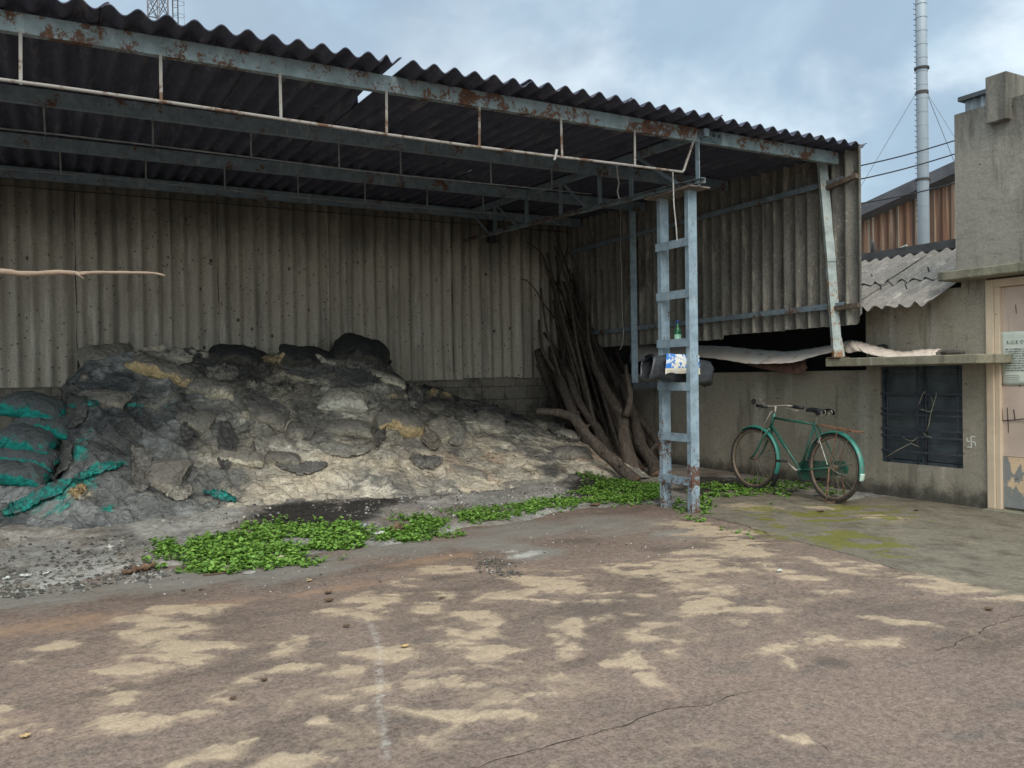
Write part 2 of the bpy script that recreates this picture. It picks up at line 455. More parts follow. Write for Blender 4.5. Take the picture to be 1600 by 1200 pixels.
moss = moss * (.25 + 1.3 * sst(.36, .62, fbm(SR * 4 + 6, TR * 8, 6, 23)))
Z = 0.004 + 0.012 * (fbm(X * 0.8, Y * 0.8, 3, 2) - 0.5) + 0.004 * (fbm(X * 9, Y * 9, 3, 4) - 0.5) + 0.006 * sst(0.45, 0.75, sand + (fbm(X * 4, Y * 4, 3, 8) - 0.5) * 0.5)
yard = grid_mesh('paved_yard', np.stack([X, Y, Z], -1), M_YARD, attrs=dict(sand=sand, pad=pad, crack=crack, ash=ash, orange=orange, damp=damp, white=white, moss=moss))
tag(yard, kind='structure')
def yard_z(x, y):
    i = min(max((x - xs[0]) / .024, 0), len(xs) - 2); j = min(max((y - ys[0]) / .024, 0), len(ys) - 2)
    a, b = int(i), int(j); fa, fb = i - a, j - b
    return (Z[a, b] * (1 - fa) + Z[a + 1, b] * fa) * (1 - fb) + (Z[a, b + 1] * (1 - fa) + Z[a + 1, b + 1] * fa) * fb
M_CRACK = plain('crack_dirt', (0.028, 0.022, 0.018), 1.0, .3, 30)
def crack_strip(pts, w, seed):
    P = [gnd(*p) for p in pts]; out = []
    for i in range(len(P) - 1):
        L = (P[i + 1] - P[i]).length; k = max(2, int(L / .03))
        for j in range(k): out.append(P[i].lerp(P[i + 1], j / k))
    n = len(out); Q = np.zeros((n, 2, 3)); rg_ = random.Random(seed); wob = 0.0
    for i, p in enumerate(out):
        d = (out[min(i + 1, n - 1)] - out[max(i - 1, 0)]).normalized(); s = Vector((-d.y, d.x, 0))
        wob = wob * .86 + rg_.uniform(-.012, .012); ww = w * (.25 + .9 * rg_.random()) * min(1, 8 * min(i, n - 1 - i) / n + .1)
        for k_, e in ((0, -1), (1, 1)):
            q = p + s * (wob + e * ww / 2); Q[i, k_] = (q.x, q.y, yard_z(q.x, q.y) + .0018)
    grid_mesh('crack', Q, M_CRACK, yard)
crack_strip([(690,1208),(760,1195),(810,1183),(870,1168),(930,1150),(985,1135),(1010,1124),(1060,1112),(1110,1104),(1165,1085),(1220,1072)], .005, 3)
crack_strip([(1440,1021),(1480,1013),(1505,1000),(1530,995),(1555,980),(1580,968),(1640,955)], .0055, 4)
crack_strip([(1090,806),(1120,812),(1165,822),(1210,838)], .016, 5)
crack_strip([(1230,843),(1270,852),(1330,868),(1400,889),(1440,899)], .008, 6)
crack_strip([(1270,1155),(1290,1168),(1310,1185)], .004, 7)

g = MB(); g.add([(-500, -500, -0.05), (500, -500, -0.05), (500, 500, -0.05), (-500, 500, -0.05)], [(0, 1, 2, 3)])
tag(g.build('ground', plain('earth', (0.17, 0.14, 0.115), 0.95, 0.3, 3)), kind='structure')

# ------------------------------------------------------------------ shed floor: ash and soot, rising to the heap
EDGE = [gnd(*p) for p in ((-500,1010),(-200,955),(0,930),(100,914),(230,893),(350,884),(460,874),(560,862),(640,848),(700,838),(770,826),(840,815),(910,797),(980,792),(1040,790),(1085,797),(1140,783),(1250,776),(1345,786),(1420,782),(1500,790))]
ex = np.array([p.x for p in EDGE]); ey = np.array([p.y for p in EDGE])
o_ = np.argsort(ex); ex = ex[o_]; ey = ey[o_]
xs = np.arange(-2.6, 7.86, 0.028); ys = np.arange(5.6, 11.36, 0.028)
XD, YD = np.meshgrid(xs, ys, indexing='ij')
def dirt_h(X, Y):
    e = np.interp(X, ex, ey)
    t = Y - e + (fbm(X * 2.5, Y * 2.5, 4, 41) - 0.5) * 0.35
    right = sst(5.6, 6.6, X)
    h = -0.03 + 0.06 * sst(-0.05, 0.22, t) * (1 - 0.45 * right) + 0.16 * sst(0.6, 3.4, t) * (1 - right * 0.7)
    h = h + sst(0.1, 0.5, t) * (0.05 * (fbm(X * 2, Y * 2, 4, 51) - 0.5) + 0.035 * (fbm(X * 9, Y * 9, 4, 52) - 0.5) + 0.016 * (fbm(X * 26, Y * 26, 3, 53) - 0.5)) * (1 - 0.6 * right)
    return h
ZD = dirt_h(XD, YD)
def lerp(a, b, t): return a * (1 - t[..., None]) + np.array(b) * t[..., None]
C = np.zeros(XD.shape + (3,)) + np.array((0.19, 0.182, 0.172))
C = lerp(C, (0.26, 0.25, 0.236), sst(0.45, 0.7, fbm(XD * 1.4, YD * 1.4, 5, 61)))
C = lerp(C, (0.11, 0.10, 0.092), sst(0.5, 0.68, fbm(XD * 2.2 + 5, YD * 2.2, 5, 62)) * 0.8)
C = lerp(C, (0.15, 0.12, 0.095), sst(0.52, 0.66, fbm(XD * 1.1 + 9, YD * 1.1, 4, 63)) * 0.5)
SOOT = blobs(XD, YD, [(470,800,80,17,-4,1.3),(560,792,60,12,-6,1.1),(900,735,60,18,0,1.2),(950,750,60,14,-10,1.25),(840,745,50,12,0,.9),(620,780,60,9,0,.8),(1000,765,60,14,0,1.0),(1120,748,80,16,0,1.1),(1200,760,70,10,0,1.1),(1280,765,60,8,0,1),(700,795,50,8,0,.6),(30,880,60,10,0,.5)], 0.1)
C = np.minimum(C * 1.38, .6)
C = lerp(C, (0.028, 0.025, 0.024), sst(0.42, 0.85, SOOT + (fbm(XD * 4, YD * 4, 5, 64) - 0.5) * 0.7) * 0.93)
PALE = blobs(XD, YD, [(110,830,120,16,0,.9),(330,800,90,14,0,.8),(700,775,100,10,-6,.8),(850,768,60,10,0,.9),(30,835,70,10,0,.9),(800,790,60,8,0,.6)], 0.1)
C = lerp(C, (0.50, 0.475, 0.44), sst(0.5, 1.0, PALE + (fbm(XD * 7, YD * 7, 5, 65) - 0.5) * 1.1) * 0.6)
m = MT('ash_dirt', 0.97, 0.15)
c = m.attr('Col', 'Color')
c = m.scale(c, m.mask(m.noise(22, 6, 0.7), 0.25, 0.75, 0.62, 1.42))
c = m.mix(m.mask(m.voro(34), 0.06, 0.2, 0.5, 0), c, (0.42, 0.40, 0.37))
c = m.mix(m.mask(m.voro(27, (1, 1.1, 1)), 0.06, 0.16, 0.7, 0), c, (0.03, 0.028, 0.026))
m.bump(m.noise(30, 6, 0.7), 0.8, 0.03)
M_DIRT = m.done(c)
dirt = grid_mesh('shed_floor_dirt', np.stack([XD, YD, ZD], -1), M_DIRT, col=C)
tag(dirt, kind='structure')
DIRT_BVH = grid_bvh(np.stack([XD, YD, ZD], -1)[::2, ::2])
def dz(x, y):
    return max(float(dirt_h(np.array([x]), np.array([y]))[0]), 0.004)
# ------------------------------------------------------------------ shed materials
# weathered blue paint on steel
def blue_paint(name, base, rust, low=None, rcol=((0.05, 0.028, 0.021), (0.155, 0.080, 0.052))):
    m = MT(name, 0.6, 0.35)
    n = m.noise(4.5, 7, 0.72, off=(2, 3, 1)); f = m.noise(40, 4, 0.7)
    c = m.scale(base, m.mask(m.noise(9, 5, 0.65), 0.3, 0.7, 0.78, 1.2))
    c = m.mix(m.mask(m.noise(14, 5, 0.7, st=(1, 1, 0.25)), 0.55, 0.72, 0, 0.55), c, (0.42, 0.45, 0.46))
    c = m.mix(m.mask(m.noise(30, 4, 0.8, st=(1, 1, .5)), 0.60, 0.7, 0, 0.8), c, (0.10, 0.085, 0.075))
    rc = m.mix(m.mask(f, .3, .7), rcol[0], rcol[1])
    v = m.math('ADD', n, m.math('MULTIPLY', m.math('SUBTRACT', f, 0.5), 0.5))
    if low:
        z = m.axis(2)
        v = m.math('ADD', v, m.mask(z, low[0], low[1], low[2], 0.0))
    c = m.mix(m.mask(v, rust, rust + 0.07), c, rc)
    m.bump(v, 0.25, 0.004)
    return m.done(c, m.mask(v, rust, rust + 0.1, 0.5, 0.9))
M_BLUE = blue_paint('pale_blue_steel', (0.235, 0.31, 0.375), 0.64, (0.0, 1.25, 0.17))
M_BEAM = blue_paint('rusty_blue_beam', (0.20, 0.255, 0.28), 0.49)
M_BEAMD = blue_paint('dull_blue_beam', (0.16, 0.205, 0.245), 0.56)
M_POST = blue_paint('rusting_blue_post', (0.34, 0.39, 0.39), 0.62, (1.4, 3.0, 0.13), ((0.12, 0.05, 0.025), (0.36, 0.18, 0.08)))
m = MT('pale_rod', 0.7, 0.3)
c = m.mix(m.mask(m.noise(7, 6, 0.7), 0.5, 0.62), (0.30, 0.285, 0.27), (0.13, 0.075, 0.05))
M_ROD = m.done(c)
M_RODD = plain('dull_rod', (0.17, 0.18, 0.19), 0.8, 0.35, 12)

# fibre-cement sheets
def cement(name, base, dark, dots=True, lich=0.0, st=(1, 1, 1), pale=None, soot_shade_z=None):
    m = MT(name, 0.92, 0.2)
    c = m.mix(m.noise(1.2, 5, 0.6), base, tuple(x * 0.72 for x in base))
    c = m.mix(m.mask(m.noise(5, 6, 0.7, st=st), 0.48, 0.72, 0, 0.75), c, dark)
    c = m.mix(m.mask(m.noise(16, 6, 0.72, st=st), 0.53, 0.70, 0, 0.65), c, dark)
    if pale: c = m.mix(m.mask(m.noise(7, 5, 0.7, st=st, off=(4, 4, 4)), 0.52, 0.68, 0, 0.7), c, pale)
    c = m.scale(c, m.mask(m.noise(45, 5, 0.7), 0.25, 0.75, 0.8, 1.2))
    if soot_shade_z:  # roof shade painted in along with soot, darker towards the wall top
        s = m.math('ADD', m.mask(m.axis(2), soot_shade_z[0], soot_shade_z[1], 0, 1), m.math('MULTIPLY', m.math('SUBTRACT', m.noise(2.2, 5, 0.65, st=(1, 1, .4)), 0.5), 1.0))
        c = m.mix(m.mask(s, 0.3, 1.0, 0, soot_shade_z[2]), c, (0.035, 0.032, 0.03))
    if dots:
        c = m.mix(m.mask(m.noise(3.5, 4, .6, st=(2.2, 1, .04), off=(7, 0, 2)), .5, .68, 0, .45), c, (0.12, 0.108, 0.095))
        dm = m.mask(m.noise(1.1, 3, .6, off=(2, 2, 2)), .42, .6, .15, 1.0)
        c = m.mix(m.math('MULTIPLY', m.mask(m.voro(4.6, (1, 1, 0.8)), 0.05, 0.14, 0.92, 0), dm), c, (0.02, 0.018, 0.017))
        c = m.mix(m.mask(m.voro(11), 0.09, 0.17, 0.8, 0), c, (0.03, 0.027, 0.025))
    if lich:
        c = m.mix(m.mask(m.noise(26, 6, 0.8), 0.58, 0.66, 0, lich), c, (0.50, 0.49, 0.44))
    m.bump(m.noise(60, 4, 0.7), 0.3, 0.004)
    return m.done(c)
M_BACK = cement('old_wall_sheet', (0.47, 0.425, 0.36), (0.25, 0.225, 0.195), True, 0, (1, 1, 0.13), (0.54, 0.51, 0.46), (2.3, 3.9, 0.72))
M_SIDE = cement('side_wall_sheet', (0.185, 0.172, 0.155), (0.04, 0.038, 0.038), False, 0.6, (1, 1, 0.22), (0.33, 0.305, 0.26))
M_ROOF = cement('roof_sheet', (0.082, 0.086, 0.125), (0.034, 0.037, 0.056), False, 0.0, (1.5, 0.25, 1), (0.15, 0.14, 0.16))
M_EAVE = M_ROOF
M_LOWROOF = cement('low_roof_sheet', (0.235, 0.215, 0.20), (0.10, 0.09, 0.085), False, 0.75, (0.4, 1.6, 1), (0.36, 0.33, 0.30))

PITCHW = 0.17
def corr(o, a, b, n, width, length, amp=0.026, pitch=PITCHW, t=0.007, spw=10, nl=10, ph=0.0, warp=None):
    """closed corrugated sheet: waves along a, ribs along b, outward n"""
    o = Vector(o); a = Vector(a); b = Vector(b); n = Vector(n)
    na = max(2, int(round(width / pitch * spw)))
    mb = MB(); V = []
    for s in (0, 1):
        for j in range(nl + 1):
            lb = length * j / nl
            for i in range(na + 1):
                la = width * i / na
                w = amp * math.sin(2 * PI * (la + ph) / pitch)
                p = [la, lb, w + (t if s else 0)]
                if warp: p = warp(*p)
                V.append(o + a * p[0] + b * p[1] + n * p[2])
    R = na + 1; N = R * (nl + 1); fs = []
    for j in range(nl):
        for i in range(na):
            q = j * R + i
            fs.append((q, q + R, q + R + 1, q + 1)); fs.append((N + q, N + q + 1, N + q + R + 1, N + q + R))
    for i in range(na):
        fs.append((i, i + 1, N + i + 1, N + i)); e = nl * R + i
        fs.append((e + 1, e, N + e, N + e + 1))
    for j in range(nl):
        q = j * R
        fs.append((q + R, q, N + q, N + q + R)); e = j * R + na
        fs.append((e, e + R, N + e + R, N + e))
    mb.add(V, fs)
    return mb

M_JOINT_SHADE = plain('joint_shade_dark', (0.03, 0.028, 0.027), .95, .3, 20)  # near-black for the shade in the gaps between wall sheets
# ------------------------------------------------------------------ the open shed
US, VB = 7.42, 11.35                      # side wall, back wall
shed = thing('open_shed', 'open-fronted shed of corrugated cement sheets on pale blue steel posts', 'shed', (5.43, 6.2, 0))
def zr(y): return 3.70 + 0.029 * (y - 6.04)
rr = random.Random(3)
SW = 6 * PITCHW
starts = [2.38 + k * SW for k in range(-6, 5)]
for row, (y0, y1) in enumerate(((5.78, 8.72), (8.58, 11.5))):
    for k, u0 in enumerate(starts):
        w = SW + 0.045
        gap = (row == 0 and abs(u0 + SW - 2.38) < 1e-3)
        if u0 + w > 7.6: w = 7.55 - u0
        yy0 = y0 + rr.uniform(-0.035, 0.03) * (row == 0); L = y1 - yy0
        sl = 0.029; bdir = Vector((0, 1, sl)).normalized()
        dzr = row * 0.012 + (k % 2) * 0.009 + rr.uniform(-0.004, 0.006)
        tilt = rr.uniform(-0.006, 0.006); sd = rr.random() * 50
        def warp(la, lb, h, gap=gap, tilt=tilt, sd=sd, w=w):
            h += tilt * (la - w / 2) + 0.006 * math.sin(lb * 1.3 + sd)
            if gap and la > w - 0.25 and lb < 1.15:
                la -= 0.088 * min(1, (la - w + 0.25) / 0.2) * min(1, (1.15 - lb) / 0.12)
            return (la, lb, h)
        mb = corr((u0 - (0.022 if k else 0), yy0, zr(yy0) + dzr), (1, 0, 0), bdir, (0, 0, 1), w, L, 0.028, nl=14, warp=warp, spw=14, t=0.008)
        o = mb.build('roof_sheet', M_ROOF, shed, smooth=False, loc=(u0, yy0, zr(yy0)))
# rain gutter edge holes are left as they are

def channel(mb, p, q, h, w, t=0.008, up=(0, 0, 1), face=(0, -1, 0)):
    """C section: web on the 'face' side, flanges running away from it"""
    p = Vector(p); q = Vector(q); up = Vector(up); f = Vector(face)
    mb.bar(p, q, t, h, up)
    for s in (1, -1):
        off = up * (s * (h / 2 - t / 2 - 0.0005)) - f * (w / 2 + 0.0005)
        d = (q - p).normalized()
        mb.bar(p + off, q + off, w - t, t - 0.001, up)
PV = (6.04, 7.68, 9.32, 10.95)
def zp(y): return 3.61 + 0.029 * (y - 6.04)
H1 = [33, 251, 437, 603, 748, 875, 990]
H2 = [-140, 68, 238, 391, 528, 624, 765, 860]
H3 = [-40, 93, 227, 350, 464, 569, 666, 753]
for i, y in enumerate(PV):
    z = zp(y)
    mb = MB(); channel(mb, (-3.7, y, z), (7.34, y, z), 0.125, 0.06)
    pu = mb.build('purlin', M_BEAM if i == 0 else M_BEAMD, shed, loc=(2, y, z))
    if i == 3: continue
    zrod = 1.35 + (1.90, 2.02, 2.07)[i] - (0.01 if i == 0 else 0)
    rad = (0.012, 0.008, 0.006)[i]
    mb = MB()
    xe = on(1066, 268, 'y', y).x if i == 0 else 5.3
    pts = []
    for k in range(13):
        x = -3.7 + (xe + 3.7) * k / 12
        pts.append((x, y, zrod - 0.012 * math.sin(k * 0.9) - 0.01))
    if i == 0:
        pts[-1] = (xe, y, zrod); pts += [(xe + 0.02, y, zrod + 0.02), (xe + 0.16, y, z - 0.02), (xe + 0.19, y, z + 0.04)]
    mb.tube(pts, rad, 8)
    mb.build('tie_rod', M_ROD if i == 0 else M_RODD, pu, smooth=True)
    for px in (H1, H2, H3)[i]:
        yy = 0.0
        x = on(px, 100 + 60 * i, 'y', y).x
        mb = MB(); w = 0.02 if i == 0 else 0.016
        mb.bar((x, y - 0.002, z - 0.05), (x + rr.uniform(-.008, .008), y - 0.002, zrod - 0.014), 0.006, w, (1, 0, 0) if False else (1, 0, 0))
        mb.build('hanger', M_ROD if i == 0 else M_RODD, pu)
# bolted splice plate on the front purlin
p = on(1112, 217, 'y', 6.02)
mb = MB(); mb.box((p.x, 6.029, zp(6.04)), (0.26, 0.006, 0.105))
pl = mb.build('splice_plate', plain('dull_plate', (.10,.14,.16), .7, .4, 20), shed)
mb = MB()
for k in range(4):
    mb = MB(); mb.tube([(p.x - 0.095 + k * 0.063, 6.027, zp(6.04) + 0.012), (p.x - 0.095 + k * 0.063, 6.012, zp(6.04) + 0.012)], 0.013, 6)
    mb.build('bolt', bpy.data.materials.get('dark_bolt') or plain('dark_bolt', (0.04, 0.04, 0.045)), pl)

# laced column: two channel legs and flat battens
CU = 5.43
col = MB()
cl = []
for nm, y in (('front', 6.18), ('rear', 6.60)):
    mb = MB(); zt = 3.12
    c0 = (CU, y, -0.05); c1 = (CU + 0.01, y, zt)
    channel(mb, c0, c1, 0.105, 0.055, 0.008, up=(1, 0, 0), face=(0, -1, 0))
    cl.append(mb.build('column_leg', M_BLUE, shed, loc=(CU, y, 0)))
for py in (382, 461, 536, 604, 683, 750):
    q = on(1052, py, 'y', 6.39)
    z = q.z
    mb = MB(); x = CU - 0.0525 - 0.004
    mb.bx(x - 0.003, x + 0.003, 6.16, 6.66, z - 0.04, z + 0.04)
    mb.bx(x + 0.0035, x + 0.11, 6.24, 6.56, z - 0.006, z)       # little shelf of the angle batten
    mb.build('batten', M_BLUE, shed)
mb = MB(); mb.bx(CU - 0.13, CU + 0.12, 6.05, 6.74, 3.122, 3.136)
mb.build('cap_plate', plain('rusty_plate', (0.16, 0.13, 0.11), 0.85, 0.4, 12), shed)
# cantilever truss running back along the column line
tr = MB()
def zb(y): return 3.145 + 0.035 * (y - 6.04)
channel(tr, (CU, 5.98, zb(5.98) + 0.03), (CU, VB - 0.15, zb(VB) + 0.06), 0.05, 0.05, 0.007, up=(0, 0, 1), face=(1, 0, 0))
trs = tr.build('truss_chord', M_BEAM, shed)
def angle(p, q, w, mat, nm='truss_web'):
    m_ = MB(); m_.bar(p, q, 0.006, w, (0, 1, 0)); m_.bar(Vector(p) + Vector((w / 2, w / 2 + .004, 0)), Vector(q) + Vector((w / 2, w / 2 + .004, 0)), w, 0.006, (0, 1, 0))
    return m_.build(nm, mat, shed)
angle((CU - 0.02, 6.06, zb(6.06)), (CU - 0.02, 6.06, zp(6.06) - 0.06), 0.05, M_BLUE)
for y in (7.1, 7.68, 8.5, 9.32, 10.2):
    angle((CU - 0.02, y, zb(y) + 0.03), (CU - 0.02, y, zp(y) + 0.02), 0.055, M_BEAMD)
for ya, yb in ((6.3, 7.0), (7.9, 8.45), (9.5, 10.15), (10.3, 10.9)):
    m_ = MB(); m_.bar((CU - 0.025, ya, zb(ya) + .03), (CU - 0.025, yb, zp(yb)), 0.006, 0.035, (0, 1, 0)); m_.build('truss_web', M_BEAMD, shed)
m_ = MB(); m_.bar((CU, 5.95, zp(5.95) + 0.01), (CU, VB - 0.2, zp(VB) + 0.01), 0.06, 0.07); m_.build('rafter', M_BEAMD, shed)
# post of the back wall where the truss lands
q = on(768, 352, 'y', VB - 0.12)
m_ = MB(); m_.bx(q.x - 0.05, q.x + 0.05, VB - 0.17, VB - 0.07, 3.42, 3.78); m_.bx(q.x - 0.07, q.x + 0.09, VB - 0.2, VB - 0.06, 3.40, 3.419)
m_.build('truss_bracket', plain('dark_steel', (0.025, 0.028, 0.032)), shed)

# back wall cladding
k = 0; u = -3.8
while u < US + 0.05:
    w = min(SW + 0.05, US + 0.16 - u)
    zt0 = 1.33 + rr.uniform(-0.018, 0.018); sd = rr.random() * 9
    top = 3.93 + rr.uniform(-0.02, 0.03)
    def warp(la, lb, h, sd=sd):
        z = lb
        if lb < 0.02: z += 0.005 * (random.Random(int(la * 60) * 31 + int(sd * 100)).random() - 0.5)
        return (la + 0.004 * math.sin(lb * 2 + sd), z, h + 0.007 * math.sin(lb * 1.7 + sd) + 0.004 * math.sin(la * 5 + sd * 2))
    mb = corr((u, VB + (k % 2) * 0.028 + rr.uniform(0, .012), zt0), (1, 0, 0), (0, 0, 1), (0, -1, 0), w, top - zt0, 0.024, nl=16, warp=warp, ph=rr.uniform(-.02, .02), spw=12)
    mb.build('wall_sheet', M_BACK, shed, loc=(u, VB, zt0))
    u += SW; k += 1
m_ = MB(); m_.bx(-3.8, US - 0.04, VB - 0.036, VB - 0.03, 3.66, 3.672); m_.build('wall_wire', plain('wire', (0.03, .03, .03)), shed)
# side wall cladding: front edge overhangs the post
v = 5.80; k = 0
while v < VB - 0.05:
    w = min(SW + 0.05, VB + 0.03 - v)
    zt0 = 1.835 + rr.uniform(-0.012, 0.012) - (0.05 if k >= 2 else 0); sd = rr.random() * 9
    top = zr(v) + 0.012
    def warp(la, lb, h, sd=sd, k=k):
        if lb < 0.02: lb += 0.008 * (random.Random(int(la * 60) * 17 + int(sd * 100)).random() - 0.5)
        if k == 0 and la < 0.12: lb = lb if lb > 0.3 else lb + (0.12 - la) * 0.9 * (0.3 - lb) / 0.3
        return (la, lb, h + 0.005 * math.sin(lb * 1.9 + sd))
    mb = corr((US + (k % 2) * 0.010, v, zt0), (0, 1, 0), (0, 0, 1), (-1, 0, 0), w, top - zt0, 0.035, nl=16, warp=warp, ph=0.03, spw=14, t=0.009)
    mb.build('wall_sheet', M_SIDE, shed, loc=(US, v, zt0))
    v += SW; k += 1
for (z0, z1) in ((3.38, 3.34), (2.055, 2.00)):
    mb = MB(); channel(mb, (US - 0.07, 6.0, z0), (US - 0.07, VB - 0.1, z1), 0.06, 0.03, 0.006, face=(-1, 0, 0))
    mb.build('girt', M_BEAMD, shed)
# leaning posts that stand on the wall of the outbuilding
pt = on(1285, 250, 'x', US - 0.11); pb = on(1309, 553, 'x', US - 0.02)
pb = Vector((7.345, 6.075, 1.508)); pt = Vector((7.335, 6.24, zr(6.2) - 0.03))
mb = MB(); mid = pb.lerp(pt, 0.5) + Vector((0.004, -0.006, 0))
channel(mb, pb, mid, 0.095, 0.05, 0.007, up=(0.92, -0.38, 0), face=(-0.38, -0.92, 0))
mb.build('post', M_POST, shed, loc=pb)
mb = MB(); channel(mb, mid + Vector((-0.006, -0.012, -0.06)), pt, 0.095, 0.05, 0.007, up=(0.92, -0.38, 0), face=(-0.38, -0.92, 0))
mb.build('post', M_POST, shed, loc=mid)
mb = MB(); mb.box((7.36, 6.09, 1.499), (0.17, 0.16, 0.008)); mb.build('foot_plate', plain('rusty_plate2', (0.16, 0.10, 0.07), 0.9, 0.4, 12), shed)
mb = MB(); mb.bar(pb + Vector((0.09, 0.0, 0)), pb + Vector((0.075, 0.03, 0.21)), 0.022, 0.022); mb.build('stub_pipe', plain('pale_pipe', (0.5, 0.5, 0.46)), shed)
yb = 9.55
mb = MB(); channel(mb, (US - 0.12, yb, 1.24), (US - 0.12, yb, zp(yb)), 0.09, 0.05, 0.007, up=(0.9, -0.43, 0), face=(-0.43, -0.9, 0)); mb.build('post', M_BLUE, shed, loc=(US - 0.1, yb, 1.24))
mb = MB(); mb.bx(US - .2, 7.9, yb - .06, yb + .06, 1.15, 1.238); mb.build('bracket', plain('sooty_steel', (.06, .07, .08), .8, .4, 12), shed)
for px in (340, 705, 118):
    q = on(px, 420, 'y', VB); mb = MB(); zz = [1.42 + .25 * i for i in range(10)]
    mb.tube([(q.x + .006 * math.sin(i * 2.3), VB - .024 - .006, z) for i, z in enumerate(zz)], [.004 + .003 * math.sin(i * 1.7) for i in range(10)], 5); mb.build('joint_shade', M_JOINT_SHADE, shed)  # dark strips stand in for the shaded gaps where wall sheets overlap
# short angle cleats at the front corner of the side wall
for (z0, dzz) in ((3.33, 0.05), (2.02, 0.02)):
    mb = MB(); mb.bar((US - 0.062, 6.20, z0), (US - 0.062, 5.82, z0 + dzz), 0.05, 0.05); mb.build('cleat', plain('brown_angle', (0.10, 0.075, 0.06), 0.9, .4), shed)

# far left column outside the picture, so the roof does not float
for y in (6.18, 6.60, 11.2):
    mb = MB(); channel(mb, (-3.2, y, -0.05), (-3.2, y, zp(y) - 0.064), 0.105, 0.055, 0.008, up=(1, 0, 0), face=(0, -1, 0)); mb.build('column_leg', M_BLUE, shed, loc=(-3.2, y, 0))

# ------------------------------------------------------------------ block wall under the sheets
m = MT('sooty_blockwork', 0.95, 0.15)
bt = m.n('ShaderNodeTexBrick'); mp = m.n('ShaderNodeMapping'); mp.inputs['Rotation'].default_value = (PI / 2, 0, 0)
m.t.links.new(m.co, mp.inputs[0]); m.t.links.new(mp.outputs[0], bt.inputs['Vector'])
for kk, vv in (('Scale', 1.0), ('Mortar Size', 0.008), ('Brick Width', 0.40), ('Row Height', 0.2), ('Mortar Smooth', 0.4)): bt.inputs[kk].default_value = vv
bt.inputs['Color1'].default_value = (0.23, 0.205, 0.175, 1); bt.inputs['Color2'].default_value = (0.17, 0.15, 0.13, 1); bt.inputs['Mortar'].default_value = (0.09, 0.08, 0.07, 1)
c = m.mix(m.mask(m.noise(3, 6, 0.65), 0.45, 0.7, 0, 0.8), bt.outputs['Color'], (0.045, 0.042, 0.04))
c = m.scale(c, m.mask(m.noise(35, 4, 0.7), 0.3, 0.7, 0.8, 1.2))
m.bump(bt.outputs['Fac'], -0.4, 0.01); m.bump(m.noise(40, 4, 0.7), 0.4, 0.006)
mb = MB(); mb.bx(-3.8, US + 0.4, VB + 0.09, VB + 0.29, -0.1, 1.38)
bw = mb.build('block_wall', m.done(c)); tag(bw, 'sooty grey block wall below the back sheets of the shed', 'wall')
# ------------------------------------------------------------------ plaster materials
def plaster(name, a, b, grime_z=None, stain=True, top=None):
    m = MT(name, 0.93, 0.2)
    c = m.mix(m.noise(1.1, 5, 0.6), a, b)
    c = m.mix(m.mask(m.noise(3.0, 6, 0.65, st=(1, 1, 0.5)), 0.5, 0.72, 0, 0.6), c, tuple(x * 0.5 for x in a))
    c = m.mix(m.mask(m.noise(2.3, 5, 0.6, off=(7, 7, 7)), 0.56, 0.72, 0, 0.5), c, tuple(min(1, x * 1.35) for x in a))
    if stain:
        c = m.mix(m.mask(m.noise(6, 6, 0.7, st=(1, 1, 0.12)), 0.52, 0.68, 0, 0.55), c, (0.07, 0.066, 0.058))
        c = m.mix(m.mask(m.noise(4, 3, 0.6, st=(1, 1, 0.08), off=(3, 3, 0)), 0.62, 0.72, 0, 0.5), c, (0.42, 0.40, 0.36))
    c = m.mix(m.mask(m.noise(13, 5, .7, st=(1, .35, 2.2)), .54, .68, 0, .4), c, tuple(x * .62 for x in b))
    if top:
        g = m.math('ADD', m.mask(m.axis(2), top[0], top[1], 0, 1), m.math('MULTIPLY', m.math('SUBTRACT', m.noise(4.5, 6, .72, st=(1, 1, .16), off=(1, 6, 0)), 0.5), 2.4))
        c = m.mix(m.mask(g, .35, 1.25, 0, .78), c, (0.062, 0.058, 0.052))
    if grime_z:
        g = m.math('ADD', m.mask(m.axis(2), grime_z[0], grime_z[1], 1, 0), m.math('MULTIPLY', m.math('SUBTRACT', m.noise(5, 6, 0.7), 0.5), 1.1))
        c = m.mix(m.mask(g, 0.45, 1.05, 0, 0.85), c, (0.035, 0.034, 0.03))
    c = m.scale(c, m.mask(m.noise(50, 4, 0.7), 0.3, 0.7, 0.86, 1.14))
    c = m.mix(m.mask(m.voro(7, (1, 1, 1)), 0.04, 0.08, 0.8, 0), c, (0.03, 0.028, 0.026))
    m.bump(m.noise(24, 5, 0.65), 0.35, 0.008); m.bump(m.noise(3, 4), 0.3, 0.03)
    return m.done(c)
M_PLAS = plaster('grey_plaster', (0.35, 0.31, 0.25), (0.24, 0.215, 0.175), (0.0, 0.42), True, (1.55, 2.6))  # upper plaster darkened to carry the shade under the lean-to eave
M_PARA = plaster('parapet_render', (0.30, 0.275, 0.24), (0.21, 0.195, 0.175), None, True, (2.5, 4.0))
M_LEDGE = plaster('mossy_concrete', (0.30, 0.275, 0.21), (0.17, 0.16, 0.115), None, True, (1.2, 3.0))
M_DARKIN = plain('dark_interior', (0.03, 0.03, 0.03), 0.95, 0.3, 3)  # near-black colour stands in for the unlit inside of the outbuilding

